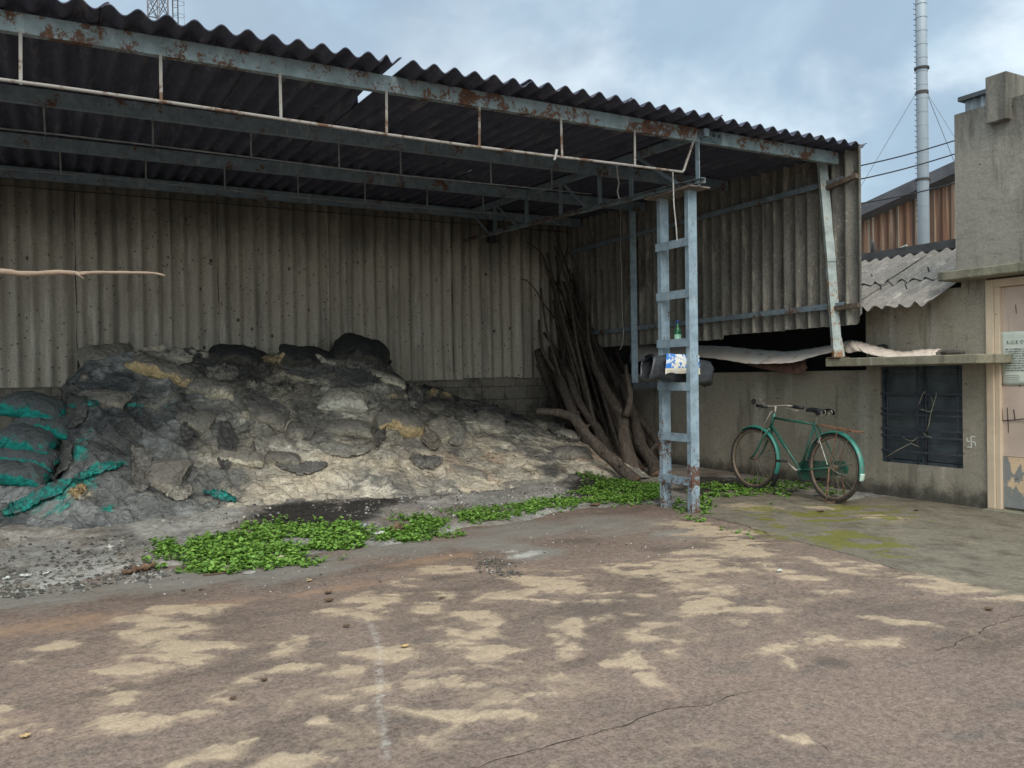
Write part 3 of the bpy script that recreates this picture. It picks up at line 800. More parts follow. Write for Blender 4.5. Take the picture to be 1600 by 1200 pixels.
UW = 7.85
VWIN0, VWIN1, ZWIN0, ZWIN1 = 5.02, 5.95, 0.37, 1.395
ob = thing('outbuilding', 'low grey plastered outbuilding with a barred window and a corrugated lean-to roof', 'building', (UW, 6, 0))
def wall_grid(name, mat, u, y0, y1, z0, z1, th=0.2, parent=None, seed=0):
    mb = MB(); mb.bx(u, u + th, y0, y1, z0, z1); return mb.build(name, mat, parent)
mb = MB()
mb.bx(UW, UW + .2, VWIN1, 11.6, -0.1, 1.36)                # behind the bicycle
mb.bx(UW, UW + .2, 4.765, VWIN0, -0.1, 2.30)                # pillar by the door
mb.bx(UW + .0015, UW + .2, VWIN0, VWIN1, -0.1, ZWIN0)       # under the window
mb.bx(UW + .0015, UW + .2, VWIN0, VWIN1, ZWIN1, 2.16)
mb.bx(UW, UW + .2, VWIN1, 6.12, 1.3605, 2.16)
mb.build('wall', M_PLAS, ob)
mb = MB(); mb.bx(UW + 1.3, UW + 1.5, 4.8, 11.6, -0.1, 2.55); mb.bx(UW - .4, UW + 1.6, 11.605, 11.8, -0.1, 2.9); mb.bx(UW + .2005, UW + 1.29, 6.0, 6.12, 1.0, 2.2); mb.bx(UW + .2005, UW + 1.299, 6.13, 11.6, 1.2, 1.24)
mb.build('inner_wall', M_DARKIN, ob)
mb = MB()
n = 14
mb.box((UW - 0.27, 5.37, 1.447), (0.55, 1.68, 0.085))
led = mb.build('ledge', M_LEDGE, ob, bevel=0.008)
# window
win = MB()
for a in ((UW + .03, UW + .07, VWIN0, VWIN0 + .03, ZWIN0 + .03, ZWIN1), (UW + .03, UW + .07, VWIN1 - .03, VWIN1, ZWIN0 + .03, ZWIN1), (UW + .028, UW + .072, VWIN0, VWIN1, ZWIN0, ZWIN0 + .0295), (UW + .031, UW + .069, VWIN0 + .03, VWIN1 - .03, ZWIN1 - .03, ZWIN1 - .001), (UW + .036, UW + .066, 5.46, 5.485, ZWIN0 + .03, ZWIN1 - .03)):
    win.bx(*a)
M_WIN = plain('dark_blue_paint', (0.045, 0.058, 0.072), 0.55, 0.4, 14)
M_BAR = plain('dark_steel_bar', (0.05, 0.055, 0.072), 0.6, 0.35, 20)
wf = win.build('window', M_WIN, ob, loc=(UW + .05, 5.5, ZWIN0))
for y in (5.425, 5.52, 5.875, 5.08):
    mb = MB(); mb.tube([(UW + .018, y, ZWIN0 + .0), (UW + .018, y, ZWIN1)], 0.008, 8); mb.build('bar', M_BAR, wf, smooth=True)
for z in (0.50, 0.66, 0.73, 0.885, 0.945, 1.105):
    mb = MB(); mb.bx(UW + .004, UW + .009, VWIN0, VWIN1, z - 0.011, z + 0.011); mb.build('bar', M_BAR, wf)
M_SHUT = plain('shutter_sheet', (0.075, 0.090, 0.10), 0.45, 0.35, 6)
for (ya, yb) in ((VWIN0 + .035, 5.455), (5.49, VWIN1 - .035)):
    mb = MB()
    z = ZWIN0 + .035
    while z < ZWIN1 - .05:
        z2 = min(z + 0.225, ZWIN1 - .032)
        mb.bx(UW + .088, UW + .098, ya, yb, z, z2 - .028); mb.bx(UW + .080, UW + .086, ya, yb, z2 - .027, z2 - .002); z = z2
    mb.build('shutter', M_SHUT, wf)
# dry creeper caught in the bars
mb = MB()
def sq(px, py): return on(px, py, 'x', UW - 0.008)
for pts, r in (([(1385,714),(1402,704),(1418,695),(1424,693),(1433,697),(1436,698)], .006), ([(1422,692),(1428,688),(1433,684)], .004), ([(1411,683),(1420,689),(1428,688)], .003),
               ([(1449,671),(1452,662),(1453,655),(1455,645),(1459,632),(1463,618),(1463,613)], .0045), ([(1443,676),(1446,680),(1451,682),(1456,684)], .004), ([(1436,631),(1440,620),(1443,613),(1447,612)], .0045), ([(1438,640),(1441,640),(1450,643),(1455,643)], .004), ([(1455,620),(1458,628),(1456,632)], .003)):
    mb.tube([sq(*p) + Vector((rr.uniform(-.006, .002), 0, 0)) for p in pts], [r * (1 - 0.5 * i / len(pts)) for i in range(len(pts))], 6)
tag(mb.build('dry_creeper', plain('pale_stem', (0.38, 0.34, 0.27), 0.8, 0.3, 30), smooth=True), 'dry pale creeper stems caught in the bars of the dark window', 'creeper')
# chalked sign on the pillar
mk = MB()
def pl_(px, py): return on(px, py, 'x', UW)
def stroke(pts, w=0.011):
    for i in range(len(pts) - 1):
        a = pl_(*pts[i]); b = pl_(*pts[i + 1]); mk.bar((UW - .0015 - i * .0004, a.y, a.z), (UW - .0015 - i * .0004, b.y, b.z), w, 0.002, (1, 0, 0))
stroke([(1523.5,682),(1517.2,682.3),(1518,698.8),(1511.5,698.6)]); stroke([(1511.3,684.5),(1511,689.5),(1517.6,690),(1523,690.4),(1524.5,697)])
mk.build('chalk_mark', plain('white_chalk', (0.62, 0.62, 0.58), 0.95, 0.2, 60), ob)
# lean-to roof
SLp = math.radians(25.5)
rb = Vector((math.cos(SLp), 0, math.sin(SLp)))
rn = Vector((-math.sin(SLp), 0, math.cos(SLp)))
y = 5.10; k = 0
while y < 11.5:
    w = 6 * 0.155 + 0.03
    for row, (s0, s1) in enumerate(((0.0, 0.80), (0.74, 1.68))):
        sd = rr.random() * 9
        def warp(la, lb, h, sd=sd): return (la, lb + (0.02 * math.sin(la * 31 + sd) if lb < 0.02 else 0), h + 0.006 * math.sin(lb * 4 + sd))
        o_ = Vector((7.48, y, 1.99)) + rb * (s0 + rr.uniform(-.03, .03)) + rn * (row * 0.016 + (k % 2) * 0.009)
        mb = corr(o_, (0, 1, 0), rb, rn, w, s1 - s0, 0.024, 0.155, nl=6, warp=warp, spw=10, ph=0.03)
        mb.build('lean_to_sheet', M_LOWROOF, ob, loc=o_)
    y += 6 * 0.155; k += 1
rt = Vector((7.48, 5.1, 1.99)) + rb * 1.66
mb = MB(); mb.bar((rt.x + .03, 4.95, rt.z + .07), (rt.x + .03, 11.6, rt.z + .07), 0.14, 0.10); mb.build('ridge_beam', plain('dark_ridge', (0.06, 0.06, 0.065), .8, .35, 5), ob)
# hook bolts of the low roof
for px, py in ((1364,436),(1417,452),(1377,452),(1452,425)):
    d = ray(px, py)
    p0 = Vector((7.48, 0, 2.015)); t = (p0 - EYE).dot(rn) / d.dot(rn); q = EYE + d * t
    mb = MB(); mb.tube([q, q + rn * 0.06], 0.008, 6); mb.build('hook_bolt', M_BAR, ob)

# ------------------------------------------------------------------ gatehouse: parapet, slab, door
gh = thing('gatehouse', 'grey rendered gatehouse front with a tall parapet above a pink door', 'building', (UW, 4.2, 0))
mb = MB(); mb.bx(UW - 0.02, UW + .28, 1.5, 5.06, 2.3055, 3.86); mb.bx(UW + .05, UW + .2, 1.5, 3.66, -.1, 2.19)
mb.build('wall', M_PARA, gh)
mb = MB(); mb.bx(UW - .26, UW + .3, 1.5, 5.10, 2.215, 2.305); mb.build('canopy_slab', M_LEDGE, gh, bevel=0.012)
mb = MB(); mb.bx(UW - .10, UW + .35, 4.50, 4.70, 3.66, 4.10); mb.build('pier', M_PARA, gh, bevel=0.01)
mb = MB()
for k in range(6): mb.tube([(UW + .1, 4.6 - k * .0, 4.1), (UW + .1 + k * .04, 4.4 + .03 * k, 4.11)], .004, 5) if k == 0 else None
# door
M_DOORF = None
def door_paint(name, base, peel=True):
    m = MT(name, 0.6, 0.35)
    c = m.scale(base, m.mask(m.noise(2.5, 5, 0.6), 0.3, 0.7, 0.86, 1.1))
    if peel:
        z = m.axis(2)
        n_ = m.math('ADD', m.noise(3.4, 6, 0.62, st=(1, 1.3, 0.6), off=(2, 5, 3)), m.mask(z, 0.35, 0.72, 0.10, -0.12))
        c = m.mix(m.mask(n_, 0.53, 0.55), c, m.mix(m.noise(20, 4), (0.17, 0.175, 0.17), (0.27, 0.275, 0.27)))
        c = m.mix(m.mask(m.noise(9, 5, 0.7, st=(1, 1, 1.6), off=(9, 5, 3)), 0.635, 0.65), c, (0.06, 0.05, 0.045))
    c = m.mix(m.mask(m.voro(9, (1, 1, 0.6)), 0.05, 0.10, 0.85, 0), c, (0.035, 0.03, 0.028))
    c = m.mix(m.mask(m.noise(14, 5, 0.7, st=(1, 1, 0.1)), 0.55, 0.7, 0, 0.3), c, (0.25, 0.17, 0.12))
    m.bump(m.noise(10, 5, 0.6), 0.2, 0.006)
    return m.done(c)
M_DFR = door_paint('peach_frame', (0.58, 0.46, 0.345), False)
M_DPA = door_paint('pink_panel', (0.52, 0.405, 0.34), False)
M_DLO = door_paint('peeling_peach', (0.60, 0.435, 0.29), True)
ds = thing('door', 'pale pink metal door with a peach frame and flaking paint at its foot', 'door', (UW, 4.2, 0))
mb = MB()
mb.bx(UW - .03, UW + .07, 4.69, 4.764, 0.02, 2.20); mb.bx(UW - .012, UW + .068, 4.64, 4.6895, 0.02, 2.125); mb.bx(UW - .03, UW + .07, 3.6, 4.6895, 2.1255, 2.2)
mb.build('frame', M_DFR, ds, bevel=0.006)
mb = MB(); mb.bx(UW + .03, UW + .05, 3.7, 4.64, 0.525, 2.12); mb.build('panel', M_DPA, ds)
mb = MB(); mb.bx(UW + .022, UW + .05, 3.7, 4.639, 0.045, 0.52); mb.build('kick_panel', M_DLO, ds)
pt_ = MB()
q0 = on(1564, 604, 'x', UW + .02); q1 = on(1567, 657, 'x', UW + .02)
pt_.bx(UW + .0225, UW + .0295, 3.9, q0.y, q1.z, q0.z); pt_.build('patch_plate', M_DPA, ds)
sc = MB()
def scratch(pts, w=.006):
    for i in range(len(pts) - 1):
        a = on(*pts[i], 'x', UW + .02); b = on(*pts[i + 1], 'x', UW + .02); sc.bar((UW + .019 - i * .0003, a.y, a.z), (UW + .019 - i * .0003, b.y, b.z), w, .003, (1, 0, 0))
scratch([(1563,599),(1569,601),(1575,600),(1584,599),(1592,599),(1602,598)], .012); scratch([(1564,620),(1566,640),(1567,657)], .004); scratch([(1567,657),(1585,656),(1603,654)], .007); scratch([(1574,637),(1576,676)], .006); scratch([(1584,640),(1586,655)], .008); scratch([(1587,476),(1588,490)], .005)
sc.build('scratches', plain('rust_scratch', (0.05, 0.04, 0.035), .9, .3, 30), ds)
mb = MB(); mb.bx(UW - .12, UW + .2, 3.5, 4.76, -0.05, 0.02); mb.build('threshold', M_LEDGE, ds)
# paper notice
def nq(px, py, o=0.0): return on(px, py, 'x', UW + .0185 - o)
N0, N1 = nq(1563.5, 519), nq(1568, 601)
mb = MB(); yA = N0.y; yB = yA - 0.42
P = np.zeros((12, 14, 3))
for i in range(12):
    for j in range(14):
        a = i / 11; b = j / 13
        P[i, j] = (UW + .0165 - 0.004 * math.sin(b * 5 + a * 3) * a * b - .002, yA - 0.018 * (1 - b) * 0 - 0.02 * (1 - b) + (yB - yA) * a, N1.z + (N0.z - N1.z) * b)
nt = grid_mesh('notice', P, plain('notice_paper', (0.60, 0.63, 0.56), .8, .08, 8), solid=.001, loc=(UW + .018, yA - .2, (N0.z + N1.z) / 2))
tag(nt, 'pale paper notice with rows of small print pasted on the pink door', 'notice')
M_INK = plain('faded_ink', (0.12, 0.12, 0.12), .9, .2, 30)
ink = MB(); r5 = random.Random(5)
yL = yA - 0.045; H = N0.z - N1.z
def inkbar(y0, y1, z, h): ink.bx(UW + .0075, UW + .0095, y1, y0, z - h / 2, z + h / 2)
zt = N0.z - 0.10
for k in range(7):
    yc = yL - 0.035 - k * 0.042
    ink.ring((UW + .0085, yc, zt - k * .001), (1, 0, 0), 0.012 + 0.003 * (k % 2), 0.0018, 14, 5, 0.4 * k, 0.4 * k + (5.2 if k % 2 else 4.3))
    if k % 3 != 1: inkbar(yc + .016, yc + .012, zt + .002, .03)
for r in range(10):
    z = N0.z - 0.165 - r * 0.022; y = yL + rr.uniform(-.004, .004)
    while y > yB + 0.02:
        w = r5.uniform(.008, .04); inkbar(y, max(y - w, yB + .015), z + r5.uniform(-.0015, .0015), r5.uniform(.005, .009)); y -= w + r5.uniform(.004, .012)
for r in range(3):
    z = N1.z + 0.085 - r * 0.02; inkbar(yL - .01, yL - .13, z, .003)
nt2 = ink.build('print', M_INK, nt)

# grey sheet-clad tank house behind the parapet
m = MT('galvanised_cladding', 0.6, 0.4, 0.2)
c = m.mix(m.mask(m.math('SINE', m.math('MULTIPLY', m.axis(1), 60.0)), -0.6, 0.8), (0.17, 0.20, 0.225), (0.34, 0.375, 0.40))
c = m.scale(c, m.mask(m.noise(3, 5), .3, .7, .7, 1.15))
M_GALV = m.done(c)
tk = thing('tank_house', 'grey corrugated tank cabin rising behind the parapet', 'cabin', (9.6, 4.2, 3))
q = on(1509, 160, 'x', 9.3); z1 = on(1509, 158, 'x', 9.3).z; 
mb = corr((9.3, 1.5, 0), (0, 1, 0), (0, 0, 1), (-1, 0, 0), q.y - 1.5, z1, 0.012, 0.09, spw=6, nl=1); mb.build('wall', M_GALV, tk)
mb = corr((9.3, q.y, 0), (1, 0, 0), (0, 0, 1), (0, 1, 0), 1.5, z1, 0.012, 0.09, spw=6, nl=1); mb.build('wall', M_GALV, tk)
mb = MB(); mb.bx(9.24, 10.9, 1.45, q.y + .06, z1, z1 + .05); mb.build('roof', plain('cabin_roof', (.06, .07, .08), .7), tk)

# ------------------------------------------------------------------ twisted metal flashings lying on the wall top
m = MT('bent_sheet', 0.5, 0.4)
c = m.mix(m.mask(m.noise(4, 5, .6), .4, .62), (0.56, 0.54, 0.51), (0.60, 0.52, 0.47))
c = m.mix(m.mask(m.noise(9, 6, .75), .56, .66, 0, .85), c, (0.14, 0.07, 0.045))
M_FLASH = m.done(c)
def flashing(name, top, bot, mat, label, u0, du, cat='metal sheet'):
    n = len(top); P = []
    T = [on(*p, 'x', u0) for p in top]; B = [on(*p, 'x', u0 - du[i]) for i, p in enumerate(bot)]
    # resample smoothly
    def rs(L, t):
        f = t * (len(L) - 1); i = min(int(f), len(L) - 2); a = f - i
        p0 = L[max(i - 1, 0)]; p1 = L[i]; p2 = L[i + 1]; p3 = L[min(i + 2, len(L) - 1)]
        return 0.5 * ((2 * p1) + (p2 - p0) * a + (2 * p0 - 5 * p1 + 4 * p2 - p3) * a * a + (3 * p1 - p0 - 3 * p2 + p3) * a ** 3)
    N = 60; Q = np.zeros((N, 9, 3))
    for i in range(N):
        a = rs(T, i / (N - 1)); b = rs(B, i / (N - 1))
        for j in range(9):
            s = j / 8
            p = a.lerp(b, s); 
            p = p + Vector((-0.035 * math.sin(s * PI) + 0.006 * math.sin(i * .9 + s * 4), 0, 0.003 * math.sin(i * 1.7)))
            Q[i, j] = p
    o = grid_mesh(name, Q, mat, solid=.004, loc=T[n // 2])
    return tag(o, label, cat)
flashing('bent_flashing', [(990,536),(1030,540),(1085,540),(1130,541),(1180,546),(1230,549),(1270,544),(1300,539),(1330,531)], [(985,566),(1030,562),(1085,558),(1130,562),(1168,568),(1205,568),(1240,566),(1275,556),(1318,546)], M_FLASH, 'long twisted grey metal flashing sagging along the wall top behind the laced column', UW - .02, [.12, .2, .28, .32, .36, .38, .36, .32, .3])
flashing('bent_flashing', [(1316,545),(1328,533),(1345,534),(1375,542),(1410,549),(1440,546),(1472,545)], [(1326,552),(1344,549),(1360,554),(1390,559),(1420,560),(1445,558),(1462,554)], plain('pinkish_sheet', (0.62, 0.52, 0.46), .6, .2, 10), 'curled pale pink metal sheet lying on the window ledge', UW - .14, [.16, .2, .26, .3, .3, .26, .2])
mb = MB(); p0 = on(1172, 567, 'x', UW - .2); 
flashing('bent_flashing', [(1166,566),(1180,564),(1210,564),(1240,563),(1262,560)], [(1172,571),(1190,576),(1222,582),(1250,585),(1262,574)], plain('rusty_sheet', (0.13, 0.07, 0.055), .9, .35, 14), 'brown rusty torn sheet hanging under the twisted flashing', UW - .16, [.02, .05, .08, .05, .02])
# rag bundles on the ledge
def lump(name, c, r, mat, label, cat, seed=0, n=20):
    Q = np.zeros((n + 1, n * 2 + 1, 3))
    for i in range(n + 1):
        for j in range(n * 2 + 1):
            th = PI * i / n; ph = 2 * PI * (j % (n * 2)) / (n * 2)
            d = Vector((math.sin(th) * math.cos(ph), math.sin(th) * math.sin(ph), math.cos(th)))
            k = 1 + 0.5 * (float(fbm(np.array([d.x * 2 + seed]), np.array([d.y * 2 + d.z * 3]), 3, seed)[0]) - .5)
            Q[i, j] = (c[0] + d.x * r[0] * k, c[1] + d.y * r[1] * k, c[2] + d.z * r[2] * k)
    return tag(grid_mesh(name, Q, mat, loc=c), label, cat)
M_RAG = plain('black_rag', (0.02, 0.02, 0.022), .95, .4, 20)
q = on(1376, 532, 'x', UW - .08); lump('rag_bundle', (q.x, q.y, 1.56), (.06, .10, .075), M_RAG, 'black rag bundle behind the pale pink curled sheet', 'rag', 3)
q = on(1489, 545, 'x', UW - .12); lump('rag_bundle', (q.x, q.y, 1.515), (.05, .12, .03), plain('brown_rag', (.09, .075, .065), .95, .4, 20), 'small brown rag on the end of the window ledge next to the door', 'rag', 5)

# ------------------------------------------------------------------ far things
def far(px, py, depth):
    d = RM @ Vector(((px - 800) / F, -(py - 600) / F, -1)); return EYE + d * depth
# factory shed
m = MT('rusty_cladding', 0.85, 0.25)
st_ = m.noise(2.2, 5, .7, st=(2.2, 2.2, .05)); rb_ = m.noise(.22, 3, .6)
c = m.mix(m.mask(st_, .35, .65), (0.155, 0.082, 0.055), (0.08, 0.05, 0.04))
c = m.mix(m.mask(m.noise(3.5, 4, .7, st=(2, 2, .04), off=(5, 5, 0)), .50, .64, 0, .75), c, (0.26, 0.235, 0.19))
c = m.mix(m.mask(m.noise(4.4, 4, .7, st=(2, 2, .05), off=(1, 5, 0)), .56, .66, 0, .7), c, (0.27, 0.18, 0.10))
M_RUST = m.done(c)
fs = thing('factory_shed', 'tall rusty corrugated factory shed beyond the lean-to roof', 'building', tuple(far(1420, 400, 30)))
A = far(1335, 353, 31); B = far(1540, 262, 28)
dirx = Vector((B.x - A.x, B.y - A.y, 0)).normalized(); nrm = Vector((dirx.y, -dirx.x, 0))
if nrm.dot(EYE - A) < 0: nrm = -nrm
L_ = (Vector((B.x, B.y, 0)) - Vector((A.x, A.y, 0))).length; MA, MBz = A.z, B.z
def warpf(la, lb, h):
    return (la, lb * (MA + (MBz - MA) * la / L_), h)
mb = corr((A.x, A.y, 0), dirx, (0, 0, 1), nrm, L_, 1.0, 0.05, 0.3, nl=1, warp=warpf, spw=8, t=.02); mb.build('wall', M_RUST, fs)
mb = MB()
off = nrm * 0.5
P_ = []
for (x, z) in ((-.3, MA + .1), (L_ * .45, MA + (MBz - MA) * .47 + .18), (L_, MBz + .2)):
    for dzv in (-.05, .36):
        for dn in (0.45, -8):
            P_.append(Vector((A.x, A.y, 0)) + dirx * x + nrm * dn + Vector((0, 0, z + dzv)))
fcs = []
for k in range(2):
    a = k * 4; b = a + 4
    fcs += [(a, b, b + 2, a + 2), (a + 1, a + 3, b + 3, b + 1), (a + 2, b + 2, b + 3, a + 3), (a, a + 1, b + 1, b)]
fcs += [(0, 2, 3, 1), (8, 9, 11, 10)]
mb.add(P_, fcs); mb.build('roof', plain('dark_slate_roof', (0.07, 0.073, 0.085), .85, .3, 2), fs)
lb_ = MB()
for px in range(1446, 1500, 1):
    pass
q0 = far(1466, 403, 27.6); lb_.box(q0 + Vector((0, 0, .1)), (1.3, .05, .5), Matrix.Rotation(math.atan2(dirx.y, dirx.x), 3, 'Z')); lb_.build('louvre_band', plain('pale_louvre', (.30, .31, .29), .8, .4, 6), fs)
# small roof-top odds and ends seen over the lean-to
M_DST = plain('dark_metal', (0.05, 0.045, 0.045), .8)
fr = MB()
G = [on(p[0], p[1], 'x', 9.2) for p in ((1401,402),(1402,390),(1417,383),(1416,399))]
for i in range(4): fr.tube([G[i], G[(i + 1) % 4]], .010, 6)
tag(fr.build('pipe_frame', plain('white_pipe', (.5, .5, .48), .6)), 'small white pipe frame standing behind the ridge of the lean-to roof', 'frame')
fr = MB()
for pts in ([(1349,396),(1360,406),(1376,399),(1376,386)], [(1362,372),(1363,404)], [(1366,378),(1367,404)]):
    fr.tube([on(p[0], p[1], 'x', 9.3) for p in pts], .014, 6)
tag(fr.build('bent_pipework', M_DST, smooth=True), 'dark bent pipes rising behind the left end of the lean-to ridge', 'pipe')
# chimney
ch = thing('chimney_stack', 'tall slim silvery steel chimney with step rungs and guy wires', 'chimney', (far(1443, 400, 26).x, far(1443, 400, 26).y, 0))
base = far(1443.5, 400, 26); top = far(1437, -60, 26)
x0, y0 = base.x, base.y
m = MT('silver_paint', 0.55, 0.4, 0.1)
c = m.mix(m.noise(.9, 5, .6), (0.36, 0.42, 0.48), (0.27, 0.315, 0.37)); c = m.mix(m.mask(m.noise(3, 6, .7, st=(1, 1, .3)), .58, .7, 0, .6), c, (0.20, 0.17, 0.14))
M_SIL = m.done(c)
R0 = 0.168
mb = MB(); mb.tube([(x0, y0, 0), (x0, y0, 11.5), (x0, y0, 11.52), (x0, y0, 16)], [R0 * 1.06, R0, R0, R0 * .93], 24); mb.build('tube', M_SIL, ch, smooth=True)
def zat(py, d=26): return far(1440, py, d).z
for py in (108, 281, -30):
    mb = MB(); z = zat(py); mb.tube([(x0, y0, z - .03), (x0, y0, z + .03)], R0 + .05, 24); mb.build('flange', M_DST, ch)
right = RM @ Vector((1, 0, 0)); right.z = 0; right.normalize()
lad = []
mb = MB()
for k in range(60):
    z = 6.0 + k * .165
    a = Vector((x0, y0, z)) - right * (R0 - .01); mb.tube([a, a - right * .07, a - right * .07 + Vector((0, 0, .03))], .010, 5)
mb.build('step_rungs', M_DST, ch)
for k in range(24):
    z = 5.6 + k * .42
    mb = MB(); mb.ring((x0, y0, z), (0, 0, 1), R0 + .004, .006, 20, 5); mb.build('seam', plain('seam', (.22, .25, .29)) if k == 0 else bpy.data.materials['seam'], ch)
for (pa, pb, db) in (((1430,148), (1340,300), 27), ((1449,146), (1500,228), 24), ((1449,148), (1510,300), 30)):
    a = far(*pa, 26); b = far(*pb, db); e = a + (b - a) * 2.6
    mb = MB(); mb.tube([a, e], .009, 5); mb.build('guy_wire', plain('guy', (.16, .18, .2)) if 'guy' not in bpy.data.materials else bpy.data.materials['guy'], ch)
mb = MB(); z = zat(146); mb.tube([(x0, y0, z - .05), (x0, y0, z + .05)], R0 + .02, 20); mb.build('guy_collar', M_DST, ch)
# overhead cables
M_CAB = plain('black_cable', (0.015, 0.015, 0.018), .7)
for i, (a, b, lab) in enumerate((((1325,263), (1500,217), 'topmost of the three black cables between the shed and the parapet'), ((1325,284), (1500,238), 'middle of the three black cables between the shed and the parapet'), ((1325,321), (1500,284), 'lowest of the three black cables between the shed and the parapet'))):
    pa = on(*a, 'x', US + .12); pb_ = on(*b, 'y', 6.2) if False else far(b[0], b[1], 9.0); 
    pts = [pa.lerp(pb_, t / 10) - Vector((0, 0, .02 * math.sin(PI * t / 10))) for t in range(11)]
    d = (pts[-1] - pts[-2]); pts.append(pts[-1] + d * 8)
    mb = MB(); mb.tube(pts, .007, 6); tag(mb.build('cable', M_CAB, smooth=True), lab, 'cable', 'cables over the lean-to roof')
# lattice mast far behind the shed
ms_ = thing('lattice_mast', 'grey steel lattice mast with a caged ladder behind the shed roof', 'mast', (far(248, 20, 34).x, far(248, 20, 34).y, 0))
c4 = [far(231, 20, 33), far(246, 20, 34.2), far(262.5, 20, 33), far(249, 20, 32.2)]
zlo, zhi = 0, far(246, -40, 33).z
M_MAST = plain('mast_steel', (0.17, 0.165, 0.19), .7, .3, 6)
for i, p in enumerate(c4):
    mb = MB(); mb.bar((p.x, p.y, 0), (p.x, p.y, zhi), .06 if i in (0, 2) else .04, .06 if i in (0, 2) else .04); mb.build('leg', M_MAST, ms_)
k = 0; z = 10.0
mb = MB()
while z < zhi - .5:
    for i in range(4):
        a = c4[i]; b = c4[(i + 1) % 4]
        if (i + k) % 2: a, b = b, a
        mb.bar((a.x, a.y, z), (b.x, b.y, z + .42), .03, .03); mb.bar((a.x, a.y, z), (b.x, b.y, z), .02, .02)
    z += .42; k += 1
mb.build('lattice_bracing', M_MAST, ms_)
ld = [far(270, 20, 33), far(278, 20, 33)]
for p in ld: mb = MB(); mb.tube([(p.x, p.y, 0), (p.x, p.y, zhi)], .022, 6); mb.build('ladder_rail', M_DST, ms_)
lc = far(279, 20, 32.9); mb = MB()
z = 12.0
while z < zhi - .2:
    mb.ring((lc.x, lc.y, z), (0, 0, 1), .22, .008, 20, 5); z += .48
for dx in (.22,): mb.tube([Vector((lc.x, lc.y, 0)) + right * dx, Vector((lc.x, lc.y, zhi)) + right * dx], .007, 5)
z = 12.0
while z < zhi: mb.bar((ld[0].x, ld[0].y, z), (ld[1].x, ld[1].y, z), .02, .02); z += .3
mb.build('ladder_cage', M_MAST, ms_)
# ------------------------------------------------------------------ the heap of burst cement bags
YR = 10.45
SIL = [(-260,745),(-120,745),(0,742),(60,735),(92,690),(104,600),(135,568),(170,560),(205,552),(250,552),(300,556),(330,560),(360,561),(400,560),(450,562),(500,560),(560,556),(605,568),(630,592),(655,606),(700,618),(750,628),(800,645),(850,655),(885,668),(910,690),(930,722),(950,748)]
su = []; sh = []
for p in SIL:
    q = on(*p, 'y', YR); su.append(q.x); sh.append(q.z)
TOE = [(-260,850),(-100,842),(0,832),(120,822),(230,812),(320,800),(420,788),(520,778),(640,772),(720,764),(800,752),(870,745),(915,740),(945,742)]
tu = []; tv = []
for p in TOE:
    q = gnd(*p, 0.13); tu.append(q.x); tv.append(q.y)
NU, NR = 420, 250
us = np.linspace(-2.6, 6.62, NU)
h = np.interp(us, su, sh); v0 = np.interp(us, tu, tv)
v0 = v0 + (fbm(us * 1.2, us * 0, 3, 71) - .5) * .35
rsp = np.linspace(0, 1, NR)
R_, U_ = np.meshgrid(rsp, us); h = h[:, None]; v0 = v0[:, None]
# profile: apron, stepped face, shoulder, fall to the wall
face = np.clip(R_ / 0.78, 0, 1); back = np.clip((R_ - 0.78) / 0.22, 0, 1)
rightness = sst(4.3, 5.6, U_)
zf = np.where(face < 1, face ** (1.12 - 0.25 * rightness), 1)
Vv = v0 + (YR - v0) * face + (VB - 0.02 - YR) * back
Zz = 0.06 + (h - 0.06) * zf - back ** 1.3 * np.clip(h - 1.25, 0, 1) * 0.55
S_ = Zz / 0.155
# normals of the smooth profile
dU = np.gradient(Vv, axis=1); dZ = np.gradient(Zz, axis=1)
ln = np.sqrt(dU ** 2 + dZ ** 2) + 1e-6
ny, nz = -dZ / ln, dU / ln
arc = np.cumsum(ln, axis=1)
def bag_lumps(U, A, w, hgt, seed, rot=0.0):
    u = U + (fbm(U * 1.5, A * 1.5, 3, seed) - .5) * .5; a = A + (fbm(U * 1.3 + 7, A * 1.3, 3, seed + 3) - .5) * .35 + rot * U
    row = np.floor(a / hgt); fr = a / hgt - row
    sh_ = _h(row, row * 0, seed) * 3.7
    cw = w * (0.8 + 0.5 * _h(row, row * 0 + 5, seed))
    cu = u / cw + sh_; cell = np.floor(cu); fc = cu - cell
    amp = _h(cell, row, seed + 9)
    prof = (1 - np.abs(2 * fc - 1) ** 3.5) * (1 - np.abs(2 * fr - 1) ** 2.5)
    return prof, amp, cell, row
def bag_lips(U, A, w, hgt, seed, slant):
    """bags lying in courses: each one bulges at its lower edge, then the edge tucks sharply under"""
    u = U + (fbm(U * 1.4, A * 1.4, 3, seed) - .5) * .6; a = A + (fbm(U * 1.2 + 7, A * 1.2, 3, seed + 3) - .5) * .55 + slant * U + .03 * np.sin(U * 9 + seed)
    row = np.floor(a / hgt); fr = a / hgt - row
    cw = w * (0.75 + 0.6 * _h(row, row * 0 + 5, seed))
    cu = u / cw + _h(row, row * 0, seed) * 3.7; cell = np.floor(cu); fc = cu - cell
    amp = _h(cell, row, seed + 9)
    sideways = 1 - np.abs(2 * fc - 1) ** 7
    prof = sst(0, .12, fr) * (1 - .85 * sst(.22, 1.0, fr)) * sideways
    lip = sst(.0, .05, fr) * (1 - sst(.20, .36, fr)) * sst(0, .12, np.minimum(fc, 1 - fc))
    ends = (1 - sst(0.02, .22, np.minimum(fc, 1 - fc)))
    return prof, amp, lip, ends, _h(cell, row, seed + 14)
left0 = 1 - sst(1.0, 2.2, U_ + (fbm(U_ * 2, arc * 2, 4, 92) - .5) * 1.2)
p1, a1, l1, e1_, k1 = bag_lips(U_, arc, 0.60, 0.25, 81, .04)
